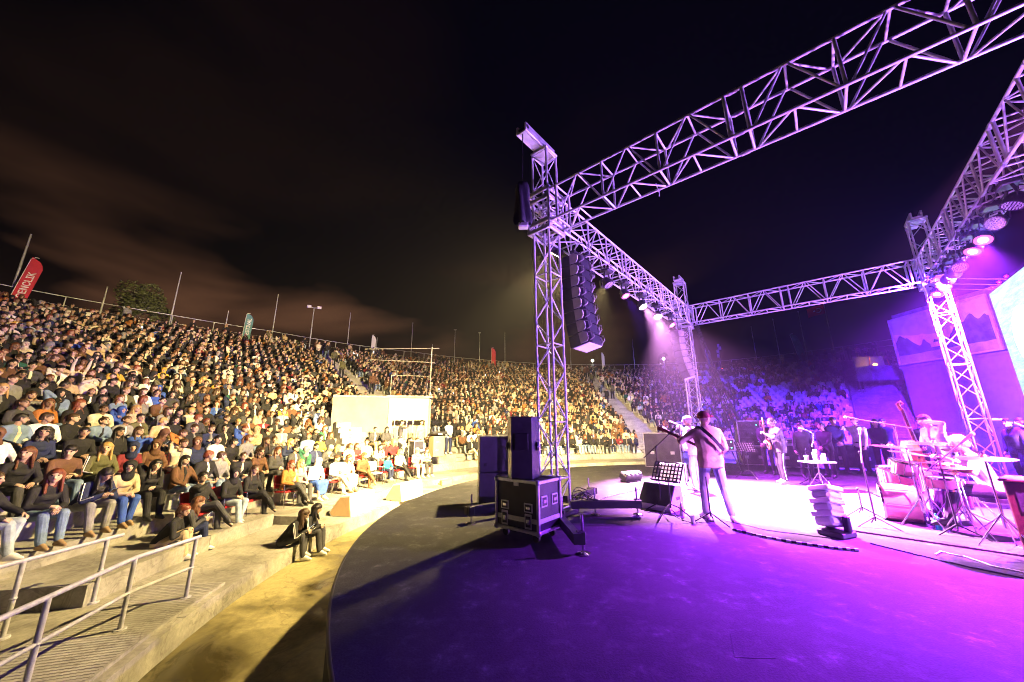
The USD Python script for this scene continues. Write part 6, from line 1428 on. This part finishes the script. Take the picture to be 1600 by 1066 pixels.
for k_, (x_, y_, m_) in enumerate(((1438, 812, 'banner_white'), (1468, 828, 'turquoise'), (1418, 806, 'banner_white'))):
    bt_ = thing('water_bottle', ['white bottle on the rug left of the bass drum pedals', 'turquoise bottle on the rug among the drum stands', 'small white bottle at the left edge of the drum rug'][k_], 'bottle', at_z(x_, y_, .023)); MB().lathe([(0, 0), (.033, 0), (.033, .16), (.013, .20), (.013, .22), (0, .22)], 12).build('bottle', m_ if m_ != 'turquoise' else cm('turquoise'), bt_)
# drum rug
rg_ = [K(1.15, 1.75, 0), K(-1.1, 1.75, 0), K(-1.3, -.9, 0), K(1.5, -.9, 0)]
rgm = trimesh.creation.extrude_polygon(Polygon([p[:2] for p in rg_]), .022, engine='earcut'); tag(part('drum_rug', rgm, 'carpet', None, False), 'dark rug spread under the drum kit', 'rug')
# double bass and its player
Bc = at_d(1413, 628, 7.6); bp_ = np.array([Bc[0], Bc[1], 0]); yawb = dy + .2
t, J = person_new('person', 'double bass player in violet light bowed behind the kit', bp_ + (.38, -.16, 0), yawb + .3, dict(lean=14, hy=-10, hp=20, L=(-.16, .30, 1.12), R=(.0, .36, .62), curl=1.0), 'short', dict(body='skin_light', top=cm('lilac'), trousers=cm('black'), hair='hair_brown', _top='shirt'), None, 1.02, stand=True, seed=12)
t = thing('double_bass', 'double bass with its scroll rising above the cymbals', 'double bass', bp_, yawb)
o = [(.0, .10), (.22, .14), (.30, .32), (.24, .50), (.175, .62), (.19, .76), (.20, .90), (.14, 1.02), (.035, 1.10)]; out = o + [(-x, y) for x, y in reversed(o[1:])]
Rb = rotx(math.pi / 2 - .1)
MB().prism(out, .18, (0, .09, .08), Rb).build('body', 'maple', t, False)
q = lambda v: np.array([0, .09, .08]) + Rb @ np.asarray(v, float)
MB().bar(q((0, 1.05, .19)), q((0, 1.74, .19)), .05, .04, Rb[:, 2]).build('neck', 'dark_wood', t, False); MB().path([q((0, 1.72, .18)), q((0, 1.86, .16)), q((0, 1.90, .22)), q((0, 1.84, .24))], [.03, .035, .03, .02], 8).build('scroll', 'maple', t)
for k in range(4): MB().tube(q((-.10 if k % 2 else .10, 1.76 + .03 * k, .17)), q((0, 1.76 + .03 * k, .17)), .010, 6).build('tuning_peg', 'chrome', t); MB().tube(q((-.03 + .02 * k, .35, .25)), q((-.018 + .012 * k, 1.76, .22)), .002, 4).build('string', 'chrome', t)
MB().box(q((0, .50, .22)), (.14, .02, .08), Rb).build('bridge', 'dark_wood', t, False)
# leaning stack of pale pads, white percussion, wooden cabinet
P = at_z(1320, 842, 0); t = thing('monitor_stack', 'stack of three tilted pale monitors on a black base at the rug corner', 'floor monitor', (P[0] + .02, P[1] + .14, 0), dy - .5, None, .8)
MB().box((0, 0, .05), (.42, .40, .10), None, .02).build('base', 'black_plastic', t, False); MB().lathe([(0, .10), (.06, .10), (.055, .34), (0, .36)], 16, (.05, -.16, 0)).build('cylinder', 'grille', t)
for k in range(3):
    MB().box((-.03 + .02 * k, .05, .22 + .215 * k), (.38, .32, .15), rotx(-.25) @ roty(.22), .04).build('monitor', 'white_shell', t, False); MB().box((-.03 + .02 * k, .05, .335 + .215 * k), (.40, .35, .085), rotx(-.25) @ roty(.22), .012).build('top_panel', 'white_shell', t, False)
P = at_z(1285, 765, 0); t = thing('percussion_table', 'small stand holding white cups and shakers beside the flight case', 'table', P); hz_ = zat(722, P[:2])
MB().box((0, 0, hz_), (.62, .42, .03), None, .01).build('tray', 'white_shell', t, False); MB().tube((0, 0, .2), (0, 0, hz_), .015, 8).build('pole', 'chrome', t)
for k in range(3): MB().path([(0, 0, .4), (.28 * math.cos(k * 2.094), .28 * math.sin(k * 2.094), .012)], .011, 6).build('leg', 'chrome', t)
for k, (x, y, h) in enumerate(((-.2, .05, .12), (-.08, -.06, .2), (.05, .06, .26), (.17, -.03, .17), (.24, .1, .11))):
    cp = thing('plastic_cup', ['squat white cup at the left of the percussion tray', 'white shaker left of the tallest on the percussion tray', 'tallest white shaker on the percussion tray', 'white cup right of the tallest shaker', 'small white cup at the right of the percussion tray'][k], 'cup', P + (x, y, hz_ + .016)); MB().lathe([(0, 0), (.035, 0), (.045, h), (.03, h + .01), (0, h)], 14).build('cup', 'banner_white', cp)
P = at_z(1268, 757, 0); g0 = zat(700, P[:2]); mic_stand('gooseneck microphone stand curving over towards the hooded musician', P, g0, None, None)
gn = thing('gooseneck', 'pale curved gooseneck microphone above the percussion tray', 'microphone', (P[0], P[1], 0)); dpt = float((P - [0, 0, EYE]) @ CF)
MB().path([at_d(x, y, dpt) - (P[0], P[1], 0) for x, y in ((1268, 698), (1271, 688), (1270, 678), (1263, 673), (1254, 670), (1248, 669))], [.012, .012, .012, .012, .016, .022], 8).build('tube', 'case_edge', gn)
P = at_z(1597, 874, 0); t = thing('wooden_cabinet', 'dark wooden cabinet at the right picture edge before the drummer', 'cabinet', (P[0] + .66, P[1] - .02, 0), dy + 1.25)
MB().box((0, 0, .42), (.72, .56, .82), None, .015).build('body', 'dark_wood', t, False); MB().box((0, 0, .845), (.78, .62, .03), None, .008).build('top', 'dark_wood', t, False)
for z in (.25, .6):
    for s in (-1, 1): MB().box((0, s * .283, z), (.56, .012, .22)).build('louvre_panel', 'grille', t, False)
MB().box((-.365, 0, .45), (.012, .05, .22), None, .004).build('slot', 'black_metal', t, False)

# ------------------------------------------------------------------ back line: racks, cases, crew
def rack(lab, P, rz, w, h, z0, units, stand=None):
    t = thing('amp_rack', lab, 'amplifier rack', (P[0], P[1], z0), rz)
    MB().box((0, .02, h / 2), (w, .42, h), None, .01).build('cabinet', 'case_laminate', t, False)
    for x in (-1, 1): MB().box((x * w / 2, -.2, h / 2), (.035, .04, h + .02), None, .006).build('edge', 'case_edge', t, False)
    for z in (0, 1): MB().box((0, -.2, z * h), (w - .036, .04, .035), None, .006).build('edge', 'case_edge', t, False)
    for k in range(units):
        z = (k + .5) * h / units; pn = MB().box((0, -.198, z), (w - .06, .02, h / units - .03), None, .004).build('panel', 'black_metal', t, False)
        for j in range(4): MB().lathe([(0, .02), (.022, .02), (.024, 0)], 10, (-w * .3 + j * w * .2, -.206, z), rotx(math.pi / 2)).build('knob', 'chrome', pn)
        MB().box((w * .36, -.209, z), (.03, .006, .03)).build('light', 'led_blue' if k % 2 else 'led_green', pn, False)
    return t
def face_cam(P): return math.atan2(P[1], P[0]) - math.pi / 2
P = at_z(1182, 731, 0); fy = face_cam(P) + .3; c = P + np.array([.1, .35, 0])
small_case('wheeled flight case under the three-unit rack', (c[0], c[1], 0), fy, (.80, .55, .62)); rack('three-unit amplifier rack on a flight case behind the music sheets', c, fy, .74, zat(658, c[:2]) - .76, .76, 3)
P = at_z(1140, 742, 0); c = P + np.array([.1, .3, 0]); t = thing('keyboard_stand', 'trestle table carrying a low rack between the guitarist and the big rack', 'table', (c[0], c[1], 0), face_cam(c)); hz_ = zat(704, c[:2])
MB().box((0, 0, hz_), (1.0, .45, .04), None, .01).build('top', 'black_plastic', t, False)
for s in (-1, 1): MB().bar((s * .42, -.18, .01), (-s * .42 * .2 + s * .3, .18, hz_ - .02), .03, .03).build('leg', 'chrome', t, False); MB().bar((s * .42, .18, .01), (s * .34, -.18, hz_ - .02), .03, .03).build('leg', 'chrome', t, False)
rack('low two-unit rack on the trestle table', c, face_cam(c), .62, .34, hz_ + .02, 2)
P = at_z(1256, 736, 0); c = P + np.array([.1, .4, 0]); small_case('long flight case with metal edges right of the hooded musician', (c[0], c[1], 0), face_cam(c) + .2, (1.05, .6, .72)); 
t2 = small_case('shallow case lying on the long flight case', (c[0], c[1], .86), face_cam(c) + .2, (.95, .5, .16), wheels=False)
P = at_z(1350, 738, 0); c = P + np.array([.1, .4, 0]); small_case('flight case with pale frame in front of the crew in the dark', (c[0], c[1], 0), face_cam(c) + .15, (1.15, .6, .74))
P = at_z(1046, 731, 0); c = P + np.array([0, .5, 0]); small_case('big grey-lit flight case at the far stage edge below the pale stairway', (c[0], c[1], 0), face_cam(c), (1.25, .7, 1.22), 'flight case', 'case_laminate', 'flight_case', False)
CREW = [(1192, 662, 11.5, 'standing with hands together', 'short', 'black', 'black', 'stagehand in black behind the amplifier rack'), (1249, 668, 10.6, 'standing with arms hanging', 'short', 'charcoal', 'charcoal', 'person in dark grey top right behind the hooded musician'), (1285, 667, 10.6, 'standing with hands together', 'short', 'black', 'black', 'person in black, leftmost of the group beyond the cups'), (1300, 658, 11.5, 'standing with hands together', 'short', 'navy', 'black', 'person in navy patterned shirt in the group beyond the cups'),
        (1336, 658, 11.2, 'standing and filming', 'short', 'white', 'black', 'person in white shirt with raised hands below the empty seats'), (1366, 661, 11, 'standing with hands together', 'long', 'black', 'black', 'person in black with pale scarf left of the double bass'), (1378, 660, 11.6, 'standing with arms folded', 'short', 'black', 'black', 'person in black behind the one with the pale scarf'), (1441, 662, 10, 'standing with arms hanging', 'short', 'charcoal', 'black', 'person in the dark right of the double bass player'), (1578, 661, 9.0, 'standing with arms hanging', 'short', 'charcoal', 'black', 'left of two people in the dark behind the right column'), (1594, 660, 9.4, 'standing with arms folded', 'short', 'black', 'black', 'right of two people in the dark behind the right column')]
for k, (x, y, dep, pz, hr, tp_, lg_, lab) in enumerate(CREW):
    P = at_d(x, y, dep); s = min(1.1, max(.92, P[2] / 1.585)); person_copy(CLASSES[(pz, hr)], 'person', lab, (P[0], P[1], 0), front_yaw(P) + (.5 if k % 2 else -.4), dict(top=cm(tp_), trousers=cm(lg_), shoes='shoe_black', hair='hair_black'), None, s)
# handrail pipe by the right column
t = thing('pipe_rail', 'bent pipe rail coming down beside the right column', 'rail'); MB().path([np.array([*(TC + e2 * .25), 1.62]), np.array([*(TC + e2 * .5 - e1 * .05), 1.60]), np.array([*(TC + e2 * 1.2 - e1 * 1.0), .9]), np.array([*(TC + e2 * 1.5 - e1 * 1.4), .02])], .03, 8).build('pipe', 'aluminium', t)

# ------------------------------------------------------------------ screens and walls behind the stage
off = 2.2; ln = (TC + e2 * off)
def on_wall(x, y):
    d = ray(x, y); k = (ln @ e2) / (d[:2] @ e2); return np.array([0, 0, EYE]) + d * k
a = on_wall(1545, 460); c = on_wall(1591, 531); zt = a[2]; s0 = (a[:2] - ln) @ e1
t = thing('led_screen', 'big lit screen with pale turquoise picture and white glowing disc', 'screen')
M['screen_picture'] = usdkit.material(stage, LK + 'screen_picture', {'tc': ('texture_coordinate', {}), 'mp': ('mapping', {'scale': (.5, .5, 3.0)}), 'n': ('noise_texture', {'scale': 3.0, 'detail': 7.0, 'roughness': .65}), 'r': ('rgb_ramp', {'ramp': [(.3, (.30, .56, .80)), (.5, (.46, .72, .90)), (.7, (.66, .88, .94))]}), 'e': ('emission', {'strength': 1.5})},
                                      [('tc.object', 'mp.vector'), ('mp.vector', 'n.vector'), ('n.fac', 'r.fac'), ('r.color', 'e.color')], surface='e.emission')
emitter('screen_disc', (.80, .95, 1.0), 22.0)
WS, HS = 8.0, zt - .9
Rw = np.array([[-e1[0], e2[0], 0], [-e1[1], e2[1], 0], [0, 0, 1.0]])     # x along the screen to the right, y away from the stage, z up
o = np.array([*(ln + e1 * s0), 0]); ow = lambda x, y, z: o + Rw @ np.array([x, y, z])
MB().box(ow(WS / 2, .08, .9 + HS / 2), (WS, .12, HS), Rw).build('cabinet', 'black_metal', t, False)
nx, nz = 12, 8
for i in range(nx):
    for j in range(nz): MB().box(ow((i + .5) * WS / nx, .012, .9 + (j + .5) * HS / nz), (WS / nx - .006, .016, HS / nz - .006), Rw).build('panel', 'screen_picture', t, False)
cx, cz = (c[:2] - o[:2]) @ (-e1), c[2]
rr = 1.0; cx = cx + rr * .78
MB().lathe([(rr, 0), (0, .001)], 48, ow(cx, -.004, cz), Rw @ rotx(math.pi / 2)).build('disc', 'screen_disc', t)
for k, s in enumerate((.6, 1.25, 1.9)): 
    q = ow(s, -.02, zt); MB().path([q, q + Rw @ (0.1, -1.2, .35), np.array([*(TC - e1 * (s + .2) + e2 * .3), ZB])], .02, 6).build('strap', 'cable_rubber', t); MB().ball(q + Rw @ (0, 0, .1), .05, 8).build('shackle', 'red_seat', t)
# board with the painted landscape on its frame, and the walls below it
bd = thing('landscape_board', 'large framed board with a violet-lit landscape of trees and a pale building', 'board')
x0, y0b, y1b, zb0, zb1 = 25.75, 23.1, 18.1, 5.27, 8.30
MB().box((x0 + .12, (y0b + y1b) / 2, (zb0 + zb1) / 2), (.16, y0b - y1b, zb1 - zb0)).build('backing', 'wall_dark', bd, False)
mat('paint_sky', (.50, .56, .66), .7, 0, .12, .5); mat('paint_cloud', (.74, .70, .68), .7, 0, .10, .8); mat('paint_trees', (.07, .10, .06), .7, 0, .5, 3.0); mat('paint_field', (.34, .38, .24), .7, 0, .3, 1.5); mat('paint_house', (.70, .64, .56), .7)
yl = np.linspace(y0b, y1b, 60); u_ = (y0b - yl) / (y0b - y1b)
def paint(nm, m, bot, top, dx):
    v = np.vstack([np.c_[np.full(60, x0 + .03 - dx), yl, zb0 + bot * (zb1 - zb0)], np.c_[np.full(60, x0 + .03 - dx), yl, zb0 + top * (zb1 - zb0)]]); part(nm, (v, [[k, k + 1, 60 + k + 1, 60 + k] for k in range(59)]), m, bd, False)
nz_ = meshkit.fbm(np.c_[u_ * 9, u_ * 0, u_ * 0], 4, 5)
paint('painted_sky', 'paint_sky', np.zeros(60), np.ones(60), 0); paint('painted_cloud', 'paint_cloud', np.full(60, .2), .46 + .35 * np.abs(u_ - .45) + .1 * nz_, .004)
paint('painted_trees', 'paint_trees', np.full(60, .16), .22 + .34 * np.clip(nz_ * 1.4 - .35, 0, 1) + .28 * np.exp(-((u_ - .12) / .12) ** 2) + .30 * np.exp(-((u_ - .86) / .16) ** 2), .008)
paint('painted_field', 'paint_field', np.zeros(60), .17 + .03 * nz_, .012)
MB().box((x0 + .015, y0b - (y0b - y1b) * .47, zb0 + .3 * (zb1 - zb0)), (.01, .8, .28)).build('painted_house', 'paint_house', bd, False)
for y, z, sy, sz in (((y0b + y1b) / 2, zb0, y0b - y1b + .1, .1), ((y0b + y1b) / 2, zb1, y0b - y1b + .1, .1), (y0b, (zb0 + zb1) / 2, .1, zb1 - zb0 - .1), (y1b, (zb0 + zb1) / 2, .1, zb1 - zb0 - .1)): MB().box((x0, y, z), (.14, sy, sz), None, .01).build('frame', 'aluminium', bd, False)
wl = thing('wing_wall', 'dark wall of the stage building under the landscape board', 'wall'); MB().box((26.4, 15.6, 1.9), (.5, 15.6, 6.3)).build('wall', 'wall_dark', wl, False); MB().box((26.4, 15.6, 5.12), (.7, 15.8, .16)).build('coping', 'wall_dark', wl, False)
MB().box((26.6, 18.0, 7.0), (.3, 11.0, 3.6)).build('upper_wall', 'wall_dark', wl, False)
w2 = thing('return_wall', 'dark end wall beside the wide empty stairway', 'wall'); MB().box((27.6, 23.6, 2.2), (2.0, .5, 6.8)).build('wall', 'wall_dark', w2, False)
w3 = thing('stage_house', 'dark stage house closing the back of the stage behind the screen', 'building'); q = TC + e2 * 8 + e1 * 2
MB().box((*q, 4.0), (20, .5, 10.4), rotz(math.atan2(e1[1], e1[0]))).build('wall', 'wall_dark', w3, False)
# small orange-lit balcony at the top of the wide stairway
P = at_d(1377, 572, 27.5); t = thing('lit_balcony', 'small balcony lit orange at the top of the wide stairway', 'balcony', P)
MB().box((0, .3, -.55), (2.4, 1.2, 1.1)).build('parapet', 'wall_dark', t, False); MB().box((0, .9, .4), (2.4, .1, 1.0)).build('back_wall', 'wall_dark', t, False)
MB().ball((-.35, .1, .12), .14, 10).build('lamp', 'lamp_orange', t); MB().tube((-.35, .1, 0), (-.35, .1, .1), .03, 6).build('lamp_foot', 'black_metal', t)
MB().path([(-.7, .2, 0), (-.55, .2, .8), (-.85, .2, .85)], .04, 6).build('bracket', 'cloth_ginger_brown', t); MB().path([(.9, .2, 0), (.8, .2, .6)], .03, 6).build('bracket', 'cloth_ginger_brown', t)
spot(t, (-.35, -.15, .45), (-.1, 1.0, .4), (1.0, .42, .08), 14, .08, 70, .6, 'lamp_light')

# ------------------------------------------------------------------ the air: stage haze
M['haze'] = usdkit.material(stage, LK + 'haze', {'v': ('principled_volume', {'color': (0.9, 0.9, 0.92), 'density': HAZE, 'anisotropy': 0.6})}, volume='v.volume')
tag(MB().box((2, 20, 6.0), (150, 150, 18.4)).build('haze', 'haze', smooth=False), 'thin stage haze hanging over the stage and the crowd', None, None, 'stuff')
